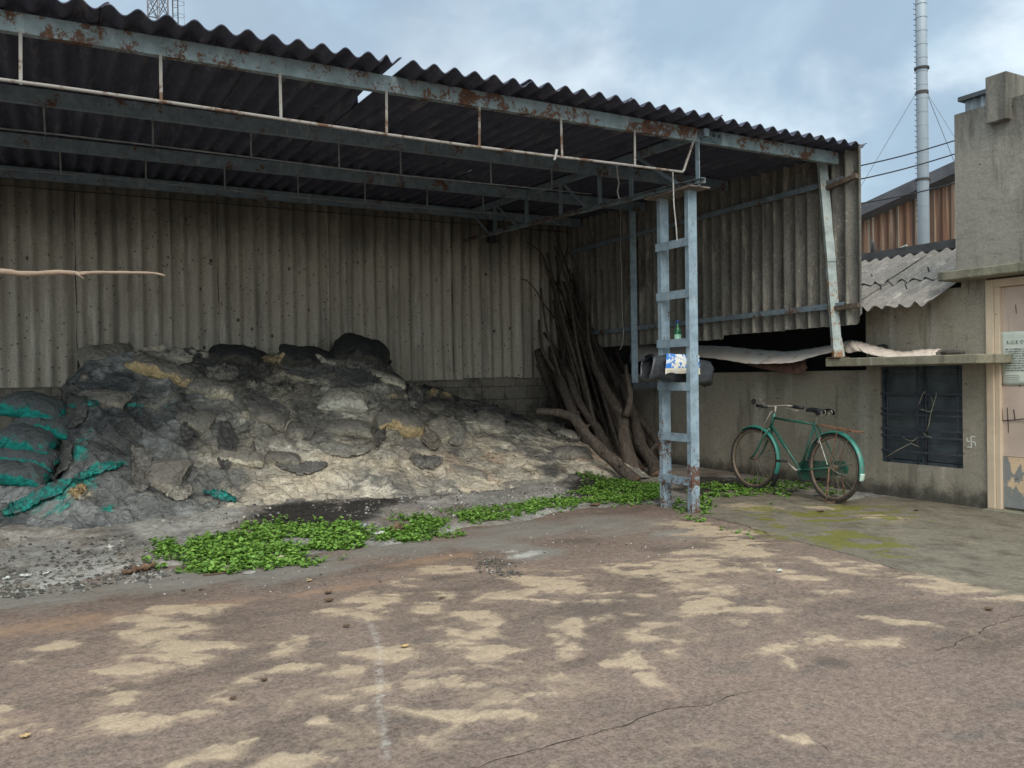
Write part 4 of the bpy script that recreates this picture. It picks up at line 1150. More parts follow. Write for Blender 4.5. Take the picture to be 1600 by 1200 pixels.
p2, a2, l2, e2_, k2 = bag_lips(U_ + 9, arc, 0.42, 0.17, 82, -.10)
on1 = sst(.40, .50, a1); on2 = sst(.60, .66, a2) * (1 - on1)
cover = sst(.36, .54, fbm(U_ * .9 + 3, arc * 1.2, 4, 89))            # drifts of spilt cement bury some of the bags
base_cov = 1 - sst(.10, .42, face + (fbm(U_ * 1.5, arc, 3, 61) - .5) * .3)
cover = np.clip(np.maximum(np.maximum(cover * .8, base_cov), rightness * .8), 0, 1)
vis = (1 - cover) * (1 - .85 * left0)
wav = fbm(U_ * 1.3, arc * 1.3, 3, 72)
foldn = ridge(U_ * 3.6 + arc * 1.6 + 1.6 * fbm(U_ * 1.1, arc * 1.1, 3, 83), arc * .8 + U_ * .3, 3, 84)       # hanging folds of sheeting
crinkle = ridge(U_ * 11 + 5 * fbm(U_ * 1.7, arc * 1.7, 3, 85), arc * 10 + 5 * fbm(U_ * 1.7 + 5, arc * 1.7, 3, 86), 3, 87)
n0 = fbm(U_ * 1.1, arc * 1.1, 4, 88) - .5
rag = (1 - .75 * left0) * sst(.50, .64, fbm(U_ * 2.6 + 4, arc * 2.6, 4, 74))             # crumpled torn places
disp = .095 * p1 * on1 * (.6 + .7 * a1) * vis + .085 * p2 * on2 * vis + .22 * n0
disp += (.17 * left0 + .03 * (1 - left0) * (1 - cover)) * (foldn - .35)
disp += (crinkle - .35) * (.012 + .075 * rag * (1 - cover) + .05 * np.maximum(e1_ * on1, e2_ * on2) * vis)
disp += .022 * (fbm(U_ * 13, arc * 13, 3, 78) - .5) + .03 * (fbm(U_ * 4, arc * 4, 4, 79) - .5)
disp *= (.35 + .65 * np.clip(face / .2, 0, 1)) * (1 - .35 * rightness)
apron = np.clip(face / .22, 0, 1)
dust = cover; strk = crinkle * rag; gap = np.zeros_like(disp)
edge = sst(0, .05, back) * 0.6
disp = disp * (1 - edge * .5)
Yh = Vv + ny * disp; Zh = Zz + nz * disp
Uh = U_ + 0.03 * (fbm(U_ * 5, arc * 5, 3, 91) - .5)
Yh = np.minimum(Yh, VB - 0.035)
PH = np.stack([Uh, Yh, Zh], -1)
# colours: soot-grey sheeting and woven plastic to the left and top, spilt cement lower right
rx = (Uh - 1.6)
leftness = 1 - sst(0.7, 2.3, U_ + (fbm(U_ * 2, arc * 2, 4, 92) - .5) * 1.4)
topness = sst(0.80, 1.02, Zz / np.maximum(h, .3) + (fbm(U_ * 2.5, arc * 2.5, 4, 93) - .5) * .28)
CH = np.zeros(PH.shape) + np.array((0.42, 0.375, 0.31))
CH = lerp(CH, (0.55, 0.47, 0.365), sst(.45, .62, fbm(U_ * 1.6 + 4, arc * 1.9, 5, 94)))
CH = lerp(CH, (0.20, 0.19, 0.175), sst(.47, .62, fbm(U_ * 2.4, arc * 2.9 + 3, 5, 95)) * .85)
CH = lerp(CH, (0.52, 0.38, 0.28), sst(.57, .68, fbm(U_ * 1.3 + 8, arc * 1.6, 4, 96)) * sst(3.3, 4.5, U_) * .7)
CH = lerp(CH, (0.66, 0.60, 0.50), sst(.62, .72, fbm(U_ * 4.5, arc * 6, 4, 97)) * (1 - topness) * .7)
CH = lerp(CH, (0.115, 0.108, 0.10), sst(.45, .62, fbm(U_ * 1.9 + 2, arc * 2.6, 5, 57)) * sst(.25, .6, face) * .85)
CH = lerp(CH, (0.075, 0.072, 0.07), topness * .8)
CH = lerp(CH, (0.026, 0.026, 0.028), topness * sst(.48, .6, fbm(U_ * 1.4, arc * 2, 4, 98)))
CH = lerp(CH, (0.125, 0.13, 0.132), leftness * .95)
CH = lerp(CH, (0.24, 0.245, 0.24), leftness * sst(.46, .66, fbm(U_ * 2.2, arc * 1.5, 5, 99)) * .9)
CH = lerp(CH, (0.055, 0.058, 0.063), leftness * sst(.52, .66, fbm(U_ * 3 + 2, arc * 3, 5, 100)) * .8)
lipm = np.maximum(l1 * on1, l2 * on2) * vis * (fbm(U_ * 6, arc * 6, 3, 75) > .40)
kk_ = np.where(on1 > .5, k1, k2)
CH = lerp(CH, (0.74, 0.68, 0.57), lipm * (kk_ < .42) * .7)
CH = lerp(CH, (0.62, 0.46, 0.25), lipm * (kk_ > .86) * .7)
CH = lerp(CH, (0.34, 0.31, 0.27), lipm * ((kk_ >= .42) & (kk_ <= .72)) * .7)
CH = lerp(CH, (0.03, 0.028, 0.027), sst(.50, .75, crinkle) * rag * (1 - cover) * .55)
CH = lerp(CH, (0.60, 0.54, 0.45), sst(.22, .05, crinkle) * rag * (1 - cover) * (1 - left0) * .6) if False else CH
# where the photo shows teal woven plastic showing through the dust
def near(lst):
    r = np.zeros(U_.shape)
    M_ = np.array(RM.transposed()); L = (PH - np.array(EYE)) @ M_.T
    sx = 800 + F * L[..., 0] / -L[..., 2]; sy = 600 - F * L[..., 1] / -L[..., 2]
    for px, py, rx_, ry_, a, w in lst:
        a = math.radians(a); dx = sx - px; dy = sy - py
        s = (dx * math.cos(a) + dy * math.sin(a)) / rx_; t = (-dx * math.sin(a) + dy * math.cos(a)) / ry_
        r = np.maximum(r, w * np.exp(-.75 * (s * s + t * t)))
    return r
TEAL = near([(140,632,35,5,-8,1.1),(205,632,25,6,5,1),(255,632,22,6,0,.7),(115,650,12,10,0,.8),(160,660,16,8,-30,.7),(125,702,14,22,20,1.0),(150,735,40,10,-25,1.1),(110,765,40,14,-25,1.15),(60,785,50,12,-25,1.15),(20,800,30,10,-15,1.2),(95,790,26,8,-25,1),(185,725,16,10,0,.8),(165,795,16,5,-10,.9),(350,776,26,7,22,1.0),(300,800,14,10,0,.5),(85,690,12,14,0,.6),(40,700,40,30,0,.4)])
tw = ridge(U_ * 16 + arc * 6, arc * 14, 2, 104)
CH = lerp(CH, (0.012, 0.30, 0.25), sst(.55, .95, TEAL + (fbm(U_ * 9 + arc * 5, arc * 9, 5, 101) - .5) * 1.5 + (tw - .5) * .6) * .85)
BEI = near([(420,770,120,26,-3,1),(520,740,60,26,0,.9),(650,730,90,26,0,.8),(560,690,30,14,0,.8),(420,640,24,10,0,.9),(365,695,20,14,0,.7),(740,690,80,22,0,.8),(450,690,26,10,0,.7),(130,585,20,12,0,.6),(240,550,40,8,0,.5),(850,690,50,14,0,.7),(520,665,30,10,0,.6)])
CH = lerp(CH, (0.58, 0.50, 0.39), sst(.45, 1.0, BEI + (fbm(U_ * 6, arc * 6, 5, 102) - .5) * .9) * .8)
DRK = near([(190,680,80,40,0,.9),(300,690,50,30,0,.8),(420,600,60,18,0,.7),(620,640,30,10,0,.7),(760,640,90,12,6,1.1),(700,625,50,10,0,1.2),(860,735,50,14,0,1.0),(640,690,40,10,0,.5),(330,640,40,14,0,.8),(480,720,30,10,0,.5),(430,575,60,12,0,.9)])
CH = lerp(CH, (0.055, 0.053, 0.052), sst(.5, 1.0, DRK + (fbm(U_ * 5, arc * 5, 5, 103) - .5) * .8) * .8)
TAN = near([(105,770,12,14,20,.0),(122,770,22,12,10,1.0)])
CH = lerp(CH, (0.45, 0.38, 0.27), sst(.5, .9, TAN + (fbm(U_ * 16, arc * 16, 3, 105) - .5) * .8) * .8)
CH = np.clip(CH * 1.22, 0, .75)
m = MT('cement_heap', 0.93, 0.25)
c = m.attr('Col', 'Color')
c = m.scale(c, m.mask(m.noise(14, 6, 0.7), 0.25, 0.75, 0.66, 1.36))
c = m.scale(c, m.mask(m.noise(70, 4, 0.75), 0.3, 0.7, 0.8, 1.2))
rg_ = m.attr('rag')
ed1, f1 = m.crumple(5.0, .5, (1, 1, 1.7), 2.2); ed2_, f2 = m.crumple(13.0, .22, (1, 1, 1.5), 5.0); ed3_, f3 = m.crumple(30.0, .1, (1, 1, 1.6), 9.0)
nz_ = m.noise(3.1, 4, .6, off=(2, 8, 1))
cr1 = m.math('MULTIPLY', m.mask(ed1, .0, .035, 1, 0), m.mask(nz_, .48, .58))
cr2 = m.math('MULTIPLY', m.math('MULTIPLY', m.mask(ed2_, .0, .06, 1, 0), m.mask(rg_, 0., .4, .15, 1.)), m.mask(m.noise(4.2, 4, .6, off=(6, 1, 1)), .46, .58))
cr3 = m.math('MULTIPLY', m.mask(ed3_, .0, .10, 1, 0), m.math('MULTIPLY', rg_, .8))
c = m.scale(c, m.mask(m.math('MULTIPLY', f2, m.mask(rg_, 0, .5, .4, 1.)), .1, .7, 1.08, .84))
c = m.mix(m.math('MULTIPLY', m.math('MAXIMUM', m.math('MAXIMUM', cr1, cr2), cr3), .72), c, (0.03, 0.028, 0.026))
c = m.mix(m.mask(m.noise(9, 6, .75, st=(1, 1, 2.2), dist=1.2), .60, .66, 0, .55), c, (0.035, 0.033, 0.032))
c = m.mix(m.mask(m.noise(20, 5, .75, st=(1, 1, 2.0), dist=1.0, off=(5, 5, 5)), .63, .67, 0, .5), c, (0.50, 0.47, 0.41))
m.bump(m.noise(9, 6, 0.7, st=(1, 1, 1.8), dist=1.4), 0.8, 0.05); m.bump(m.mask(ed1, 0, .12), .5, .04); rk = m.mask(rg_, .0, .5, .22, 1.0); m.bump(m.math('MULTIPLY', f2, rk), .9, .04); m.bump(m.math('MULTIPLY', f3, rk), .7, .016); m.bump(m.noise(45, 5, 0.7), 0.5, 0.012)
M_HEAP = m.done(c, m.mask(m.noise(6, 4), .4, .6, .75, .97))
heap = grid_mesh('cement_heap', PH, M_HEAP, col=CH, attrs=dict(rag=np.clip((rag * (1 - cover) + .25 * (1 - cover)) * (1 - .75 * left0), 0, 1)))
tag(heap, 'big slumped heap of hardened cement bags under sooty sheeting against the back wall', 'heap')
HEAP_BVH = grid_bvh(PH[::2, ::2])

def hit(px, py):
    d = ray(px, py)
    loc, nor, i, dist = HEAP_BVH.ray_cast(EYE, d)
    l2, n2, i2, d2 = DIRT_BVH.ray_cast(EYE, d)
    if loc is None or (l2 is not None and d2 < dist): loc, nor = l2, n2
    if loc is None:
        q = on(px, py, 'y', YR + .2); return q, Vector((0, -.7, .7))
    if nor.dot(d) > 0: nor = -nor
    return loc, nor

# ------------------------------------------------------------------ single bags
def bagmat(name, body, dirt, low=None):
    m = MT(name, 0.8, 0.3, coord='objrand')
    sx_ = m.n('ShaderNodeSeparateXYZ'); m.t.links.new(m.n('ShaderNodeNewGeometry').outputs['Normal'], sx_.inputs[0]); z = sx_.outputs[2]
    n_ = m.noise(7, 6, .68)
    c = m.scale(body, m.mask(m.noise(22, 5, .7), .3, .7, .75, 1.2))
    v = m.math('ADD', m.math('MULTIPLY', m.math('SUBTRACT', n_, .5), 1.5), m.math('MULTIPLY', z, .8))
    c = m.mix(m.mask(v, .02, .30, 0, .97), c, m.mix(m.noise(12, 5), dirt, tuple(x * 1.7 for x in dirt)))
    c = m.mix(m.mask(m.noise(18, 5, .75, st=(1, .3, 1)), .6, .68, 0, .6), c, (0.03, .03, .03))
    e1x, f1x = m.crumple(11, .3, (1, 1.4, 1), 5.0); e2x, f2x = m.crumple(26, .12, (1, 1.5, 1), 8.0); c = m.mix(m.math('MULTIPLY', m.mask(e1x, 0, .05, 1, 0), m.mask(m.noise(6, 4), .5, .6, 0, .6)), c, (.03, .028, .026)); m.bump(f1x, .8, .035); m.bump(f2x, .6, .014); m.bump(m.noise(8, 6, .7, st=(1, 2, 1), dist=1.2), .9, .04); m.bump(m.noise(60, 3), .25, .004)
    return m.done(c)
MB_TEAL = bagmat('teal_bag', (0.010, 0.27, 0.23), (0.085, 0.087, 0.092))
MB_CREAM = bagmat('cream_bag', (0.66, 0.59, 0.46), (0.24, 0.215, 0.185))
MB_TAN = bagmat('tan_bag', (0.60, 0.45, 0.25), (0.17, 0.157, 0.14))
MB_GREY = bagmat('grey_bag', (0.36, 0.32, 0.265), (0.175, 0.16, 0.143))
MB_BLK = bagmat('black_bag', (0.075, 0.068, 0.060), (0.024, 0.024, 0.026))
MB_WHITE = bagmat('white_bag', (0.74, 0.69, 0.60), (0.29, 0.262, 0.225))
def bag(px, py, wpx, hpx, mat, label, deg=0, thick=.42, tilt=.35, seed=0, lift=.3, stand=False, yat=None, cat='bag', name='cement_bag', group='bags lying on the heap'):
    loc, nor = hit(px, py)
    if yat: loc, nor = on(px, py, 'y', yat), Vector((0, -.6, .6))
    dep = -((RM.transposed() @ (loc - EYE)).z)
    L = wpx * dep / F; W = hpx * dep / F
    cr = RM @ Vector((1, 0, 0)); cu_ = RM @ Vector((0, 1, 0)); a = math.radians(deg)
    ax = cr * math.cos(a) + cu_ * math.sin(a)
    n = (nor * .6 + Vector((0, 0, 1)) * tilt + (EYE - loc).normalized() * .25).normalized()
    ax = (ax - n * ax.dot(n)).normalized(); ay = n.cross(ax)
    W = max(W, .10); Wd = W * 1.35 + .06
    T = max(W * thick, .07)
    nx, nyy = 34, 22; rgen = np.random.RandomState(seed + int(px) * 7 + int(py))
    s = np.linspace(-1, 1, nx + 1); t = np.linspace(0, 2 * PI, nyy * 2 + 1)
    Sg, Tg = np.meshgrid(s, t, indexing='ij')
    cs, sn = np.cos(Tg), np.sin(Tg)
    yy = np.sign(cs) * np.abs(cs) ** .75; zz = np.sign(sn) * np.abs(sn) ** .85
    endp = (1 - np.abs(Sg) ** 9) ** .5
    yw = yy * (1.0 - .10 * np.abs(Sg) ** 3 + .05 * np.sin(Sg * 5 + px)) * (1 - .25 * np.clip(np.abs(Sg) - .94, 0, 1) * 16 * .06)
    zw = zz * np.maximum(endp * (1 - .25 * Sg ** 2), .05)
    sd = seed * 3.3 + px * .1
    wr = (ridge(Sg * 2.2 + sd, cs * 1.2, 3, 7) - .4) * .20 + (fbm(Sg * 2 + sd, cs * 1.1 + sd, 3, 8) - .5) * .30
    wr += (ridge(Sg * 9 + sd, cs * 1.5, 2, 9) - .4) * .07 * np.abs(Sg)
    x = Sg * (L / 2) * (1 + .05 * np.cos(Tg * 2 + sd) * np.abs(Sg))
    y_ = yw * Wd / 2 * (1 + .3 * wr)
    sink = np.clip(yw * .5 + .45, 0, 1) ** 1.5
    z_ = zw * T * (1 + wr) + .10 * T * np.sin(Sg * 2.2 + sd) - T * .18 * (yy ** 2) + (np.abs(Sg) ** 3) * T * -.30 - sink * T * 1.0 * (0 if stand else 1)
    P = np.zeros(Sg.shape + (3,))
    c = loc + n * (T * lift)
    for i in range(3): P[..., i] = c[i] + ax[i] * x + ay[i] * y_ + n[i] * z_
    q1 = P[..., 0] * 5 + P[..., 2] * 3; q2 = P[..., 2] * 5 - P[..., 1] * 3
    for i in range(3): P[..., i] += W * .11 * (fbm(q1 + i * 9, q2, 3, 31 + i) - .5) + W * .08 * (ridge(q1 * 4 + i * 0, q2 * 4 + 3 * fbm(q1, q2, 2, 6), 3, 41) - .4) * n[i]
    P[:, -1] = P[:, 0]
    o = grid_mesh(name, P, mat, loc=c)
    return tag(o, label, cat, group)
bag(52,634,92,34,MB_TEAL,'topmost grey dusty bag of the teal bag stack at the picture edge',-3,.50,.9,1,lift=0,stand=True,yat=9.95)
bag(72,661,92,30,MB_TEAL,'second bag down in the teal stack, tucked against the draped sheeting',-7,.52,.9,2,lift=0,stand=True,yat=9.85)
bag(40,686,92,34,MB_TEAL,'plump bag with a bright turquoise fold in the middle of the teal stack',-4,.55,.9,3,lift=0,stand=True,yat=9.72)
bag(44,712,96,30,MB_TEAL,'teal bag just under the plump turquoise folded one',-5,.52,.9,4,lift=0,stand=True,yat=9.62)
bag(28,737,100,32,MB_TEAL,'lowest flat teal bag of the stack, half buried in grey dust',-3,.52,.9,5,lift=0,stand=True,yat=9.5)
bag(166,556,82,34,MB_GREY,'dark grey bag tipped up on the crest of the heap, pointing at the wall',28,.45,.1,6,lift=.4)
bag(262,580,112,34,MB_TAN,'long sagging tan-edged bag on the left crest of the heap',7,.5,.3,7,lift=.25)
bag(320,604,50,24,MB_GREY,'crumpled grey bag left of the rolled cream bag end',-12,.5,.3,8)
bag(344,612,44,24,MB_CREAM,'small cream bag end poking out below the black bag on the crest',10,.6,.4,9,lift=.4)
bag(368,556,90,30,MB_BLK,'low black bag on the crest of the heap in front of the wall sheets',-6,.5,.1,10,lift=.4)
bag(484,560,92,26,MB_BLK,'flat black bag on the crest beside the big black bundle',4,.5,.1,11,lift=.35)
bag(564,556,92,56,MB_BLK,'big black bundle at the highest point of the heap',-14,.55,.0,12,lift=.35)
bag(600,592,70,16,MB_CREAM,'narrow folded cream bag below the big black bundle',-12,.6,.5,13,lift=.35)
bag(538,624,78,36,MB_WHITE,'pale dusty bag with a clean white lower edge in the middle of the heap',4,.5,.4,14,lift=.4)
bag(622,660,86,36,MB_TAN,'slumped bag with a yellow end above the shadowed hollow',10,.5,.4,15,lift=.35)
bag(545,668,76,26,MB_GREY,'crushed grey bag directly under the pale white-edged bag',0,.5,.4,16)
bag(690,672,46,34,MB_CREAM,'torn upright pale bag standing right of the yellow-ended bag',-62,.4,.2,17,lift=.3)
bag(442,697,46,20,MB_WHITE,'short bag with a bright white end low on the heap',-4,.6,.5,18,lift=.4)
bag(440,715,64,18,MB_GREY,'flat grey bag pressed under the short white-ended bag',8,.5,.5,19,lift=.25)
bag(372,714,74,20,MB_CREAM,'long pale split bag low on the heap left of the white-ended bag',10,.5,.5,20,lift=.3)
bag(255,744,66,44,MB_GREY,'crinkled grey bag with fine pleats at the foot of the dark sheeting',-6,.4,.2,21,lift=.25)
bag(425,650,56,30,MB_GREY,'grey bag half sunk in the middle of the slope',-20,.45,.3,22,lift=.1)
bag(470,672,44,34,MB_GREY,'rounded dusty grey bag left of the crushed bag',15,.45,.3,23,lift=.1)
bag(766,655,50,34,MB_GREY,'wrinkled pale grey bag on the right slope under the block wall',0,.4,.2,24,lift=.15)
bag(878,680,52,18,MB_CREAM,'folded pale bag near the foot of the forked log',-5,.5,.4,25,lift=.3)
bag(893,706,64,24,MB_GREY,'grey bag below the folded pale bag beside the logs',-12,.5,.4,26,lift=.2)
bag(730,735,70,24,MB_CREAM,'pale bag buried at the foot of the right slope',-6,.4,.4,27,lift=.0)
bag(300,655,60,26,MB_GREY,'sooty flattened bag in the dark left face of the heap',-15,.4,.3,28,lift=.05)
bag(160,620,80,26,MB_GREY,'sooty bag with a teal seam on the upper left face',-6,.5,.3,29,lift=.05)
# torn woven sheets draped over the heap
def drape(pts, wpx, mat, label, name='torn_sheet', seed=0, rough=.03, cat='torn sheet'):
    n = len(pts); N = 40; Mw = 12; Q = np.zeros((N, Mw, 3))
    for i in range(N):
        f = i / (N - 1) * (n - 1); k = min(int(f), n - 2); a = f - k
        x = pts[k][0] * (1 - a) + pts[k + 1][0] * a; y = pts[k][1] * (1 - a) + pts[k + 1][1] * a
        tx, ty = pts[k + 1][0] - pts[k][0], pts[k + 1][1] - pts[k][1]; l = math.hypot(tx, ty); nx, nY = -ty / l, tx / l
        wl = wpx * (1 - .75 * abs(2 * i / (N - 1) - 1) ** 3)
        for j in range(Mw):
            s = (j / (Mw - 1) - .5) * wl + 2.5 * (float(vn(np.array([i * .7 + seed]), np.array([j * .5]), seed)[0]) - .5)
            loc, nor = hit(x + nx * s, y + nY * s)
            b = .010 + rough * float(ridge(np.array([i * .16 + seed]), np.array([j * .55]), 2, seed)[0])
            Q[i, j] = loc + nor * b
    o = grid_mesh(name, Q, mat, solid=.002, loc=Q[N // 2, Mw // 2])
    return tag(o, label, cat)
m = MT('teal_weave', 0.6, 0.3)
c = m.mix(m.mask(m.noise(22, 5, .75, st=(1.5, 1.5, .6)), .42, .58), (0.010, 0.30, 0.25), (0.025, 0.10, 0.10)); c = m.mix(m.mask(m.noise(9, 5, .7), .48, .64, 0, .9), c, (0.10, 0.105, 0.105))
m.bump(m.noise(30, 4, .7, st=(2, 2, .5)), .6, .01); M_TEAL = m.done(c)
drape([(4,806),(40,790),(80,772),(115,752)], 20, M_TEAL, 'ragged bright turquoise woven sheet trailing off the left foot of the heap', seed=3, rough=.06)
drape([(118,752),(150,736),(190,728)], 14, M_TEAL, 'frayed turquoise strip across the dark sheeting above the ragged turquoise foot', seed=5, rough=.05)
drape([(322,768),(345,776),(368,786)], 9, M_TEAL, 'small turquoise scrap lying on grey ash between the heap and the weeds', seed=7, rough=.05)
drape([(108,636),(140,633),(165,624)], 7, M_TEAL, 'thin turquoise seam showing on the upper left face of the heap', seed=9, rough=.04)
drape([(598,640),(596,665),(590,700)], 20, bagmat('pleated_sack', (.26, .235, .20), (.12, .11, .10)), 'pleated grey sacking hanging between the white-edged and yellow-ended bags', seed=11, rough=.07, cat='sacking')
drape([(660,668),(672,690),(684,702)], 26, bagmat('torn_paper', (.46, .40, .32), (.2, .17, .14)), 'torn pinkish paper sacking below the torn upright bag', seed=13, rough=.06, cat='sacking')
drape([(110,770),(128,775),(122,760)], 16, bagmat('pale_scrap', (.50, .47, .44), (.34, .24, .12)), 'white and tan scrap of sacking among the turquoise strips', seed=15, rough=.05, cat='sacking')

M_SK = [bagmat('sacking_grey', (.30, .275, .24), (.16, .15, .14)), bagmat('sacking_pale', (.55, .49, .40), (.27, .25, .22)), bagmat('sacking_sooty', (.17, .162, .152), (.085, .083, .08)), M_TEAL]
for pts, w_, k_, lab in (
 ([(110,600),(118,640),(112,670)], 26, 2, 'sooty sheet hanging down the upper left shoulder of the heap'),
 ([(210,560),(250,556),(300,562)], 18, 1, 'pale crinkled sacking along the left crest of the heap'),
 ([(215,700),(222,735),(218,770)], 22, 0, 'grey fold of sheeting hanging left of the crinkled pleated bag'),
 ([(380,630),(420,640),(450,655)], 18, 0, 'crumpled grey sacking in the upper middle of the heap'),
 ([(405,655),(412,690),(404,715)], 16, 1, 'pale torn strip hanging above the white-ended bag'),
 ([(350,660),(356,700),(350,735)], 18, 2, 'dark torn strip hanging left of the pale split bag'),
 ([(470,640),(482,665),(478,690)], 16, 0, 'grey torn sack mouth left of the pale white-edged bag'),
 ([(640,600),(650,622),(648,640)], 14, 0, 'crumpled sack end at the right shoulder of the heap'),
 ([(700,655),(712,680),(716,700)], 18, 1, 'pale sacking flap right of the torn upright bag'),
 ([(740,640),(770,648),(800,656)], 14, 2, 'sooty sheet fold along the top of the right slope'),
 ([(855,668),(885,674),(905,690)], 14, 0, 'grey fold of sacking above the foot of the forked log'),
 ([(500,700),(540,706),(580,702)], 14, 1, 'pale crease of buried sacking in the lower middle of the heap'),
 ([(280,630),(300,660),(290,690)], 18, 2, 'black fold of sheeting in the dark left face'),
 ([(520,575),(560,590),(600,582)], 20, 2, 'sooty rag of sheeting below the big black bundle'),
 ([(440,575),(480,580),(520,575)], 16, 2, 'sooty rag of sheeting below the flat black bag'),
 ([(320,580),(345,586),(372,582)], 14, 0, 'grey rag lying over the crest under the low black bag'),
 ([(70,750),(95,720),(110,690)], 22, 2, 'dark fold of sheeting running down beside the teal stack'),
 ([(430,725),(470,735),(510,728)], 12, 0, 'grey crease under the short white-ended bag'),
 ([(540,572),(565,562),(592,566)], 16, 0, 'brownish crumpled flap across the face of the big black bundle'),
 ([(640,715),(662,726),(690,722)], 12, 0, 'grey scrap half buried low on the right slope'),
 ([(255,770),(280,775),(300,768)], 12, 1, 'pale papery scrap below the crinkled pleated bag')):
    drape(pts, w_ * 1.6, M_SK[k_], lab, seed=int(pts[0][0]) % 37, rough=.05, cat='sacking')

# ------------------------------------------------------------------ the stack of rough logs in the corner
m = MT('dark_bark', 0.95, 0.15, coord='objrand')
c = m.mix(m.noise(3, 6, .65), (0.050, 0.040, 0.034), (0.105, 0.084, 0.07))
c = m.scale(c, m.mask(m.noise(26, 6, .75, st=(1, 1, .3)), .3, .7, .55, 1.4)); c = m.scale(c, m.math('ADD', m.math('MULTIPLY', m.rand(), 1.0), .65))
c = m.mix(m.mask(m.noise(6, 5, .7), .6, .72, 0, .6), c, (0.12, 0.10, 0.085))
m.bump(m.noise(22, 6, .75, st=(1, 1, .25)), .8, .02)
M_BARK = m.done(c)
M_CUT = plain('cut_wood', (0.20, 0.125, 0.08), .85, .4, 25)
rl = random.Random(11)
def smooth_path(P, n):
    out = []
    for i in range(n):
        f = i / (n - 1) * (len(P) - 1); k = min(int(f), len(P) - 2); a = f - k
        p0 = P[max(k - 1, 0)]; p1 = P[k]; p2 = P[k + 1]; p3 = P[min(k + 2, len(P) - 1)]
        out.append(0.5 * ((2 * p1) + (p2 - p0) * a + (2 * p0 - 5 * p1 + 4 * p2 - p3) * a * a + (3 * p1 - p0 - 3 * p2 + p3) * a ** 3))
    return out
def log(P, r0, r1, label, group='rough logs stacked in the corner of the shed', branches=(), nm='log', n=26, stubs=2):
    P = smooth_path([Vector(p) for p in P], n)
    sd = rl.random() * 99
    rs = []
    for i in range(n):
        t = i / (n - 1)
        rs.append((r0 * (1 - t) + r1 * t) * (1 + .22 * (float(vn(np.array([i * .55 + sd]), np.array([sd]), 5)[0]) - .5)))
    P = [p + Vector((rl.uniform(-1, 1), rl.uniform(-1, 1), rl.uniform(-1, 1))) * r0 * .06 for p in P]
    mb = MB(); k_ = 10
    mb.tube(P, rs, k_, capmat=1, wob=lambda i, k: .16 * (float(vn(np.array([i * .35 + sd]), np.array([k * 1.0 + sd]), 6)[0]) - .5))
    for b in branches:      # forks grow out of the same trunk
        mb.tube(smooth_path([Vector(q) for q in b[0]], 14), [b[1] * (1 - .6 * i / 13) for i in range(14)], 8, capmat=1)
    for s in range(stubs):
        i = rl.randrange(3, n - 4); d = Vector((rl.uniform(-1, 1), rl.uniform(-1, .1), rl.uniform(.0, .6))).normalized()
        L = rs[i] * rl.uniform(1.3, 2.0)
        mb.tube([P[i], P[i] + d * L], [rs[i] * .42, rs[i] * .25], 7, capmat=1 if s == 0 and r0 > .05 else 0)
    mb.m = mb.m
    o = mb.build(nm, [M_BARK, M_CUT], None, smooth=True, loc=P[0])
    return tag(o, label, 'log', group)
def L3(px, py, v): return on(px, py, 'y', v)
def G3(px, py): q = gnd(px, py, .05); return Vector((q.x, q.y, dz(q.x, q.y) + .02))
g_ = G3(994, 754)
log([g_, L3(960,722,g_.y+.30), L3(925,688,g_.y+.62), L3(905,664,g_.y+.85), L3(893,652,g_.y+1.0), L3(870,644,g_.y+1.2), L3(838,643,g_.y+1.4)], .082, .045, 'crooked log sprawling onto the heap with its sawn end in the weeds', stubs=3)
g_ = G3(990, 742)
log([g_, L3(983,715,g_.y+.08), L3(976,690,g_.y+.2), L3(974,668,g_.y+.3), L3(968,645,g_.y+.55), L3(950,615,g_.y+.9), L3(935,585,g_.y+1.25), L3(905,530,11.15)], .105, .05, 'thick forked log standing in the middle of the woodpile', branches=[([L3(978,650,g_.y+.28), L3(985,620,g_.y+.32), L3(980,590,g_.y+.5), L3(978,570,g_.y+.7)], .05)])
g_ = G3(1026, 742)
log([g_, L3(1018,720,g_.y+.15), L3(1003,700,g_.y+.3), L3(995,672,g_.y+.5), L3(990,650,g_.y+.75), L3(975,610,g_.y+1.2), L3(950,560,11.0)], .10, .05, 'stout curved log leaning behind the bottom of the laced column')
g_ = G3(1040, 735)
log([g_, L3(1026,690,g_.y+.2), L3(1003,660,g_.y+.5), L3(970,610,g_.y+1.0), L3(945,560,g_.y+1.5), L3(915,505,11.1)], .06, .035, 'long straight log rising from behind the laced column to the corner')
g_ = G3(1044, 722)
log([g_, L3(1025,680,g_.y+.25), L3(1000,640,g_.y+.6), L3(985,600,g_.y+.9), L3(960,545,11.0), L3(945,505,11.1)], .055, .03, 'log with a reddish split leaning just above the long straight one')
g_ = G3(975, 738)
log([g_, L3(955,705,g_.y+.3), L3(935,672,g_.y+.6), L3(905,630,g_.y+.95), L3(890,590,g_.y+1.3), L3(878,545,11.15), L3(868,480,11.2)], .075, .04, 'dark log with a reddish knot leaning on the back sheets')
g_ = G3(955, 738)
log([g_, L3(925,700,g_.y+.35), L3(895,645,g_.y+.8), L3(878,600,g_.y+1.2), L3(867,570,11.1), L3(862,540,11.2)], .085, .06, 'thick dark log leaning beside the heap against the block wall')
g_ = G3(935, 735)
log([L3(872,648,10.6), L3(862,610,10.9), L3(848,575,11.05), L3(840,545,11.15)], .075, .06, 'short thick stump of a log propped on the end of the block wall')
log([L3(900,690,10.1), L3(880,640,10.6), L3(850,590,11.0), L3(838,570,11.1)], .03, .02, 'thin dark stick lying beside the short thick log')
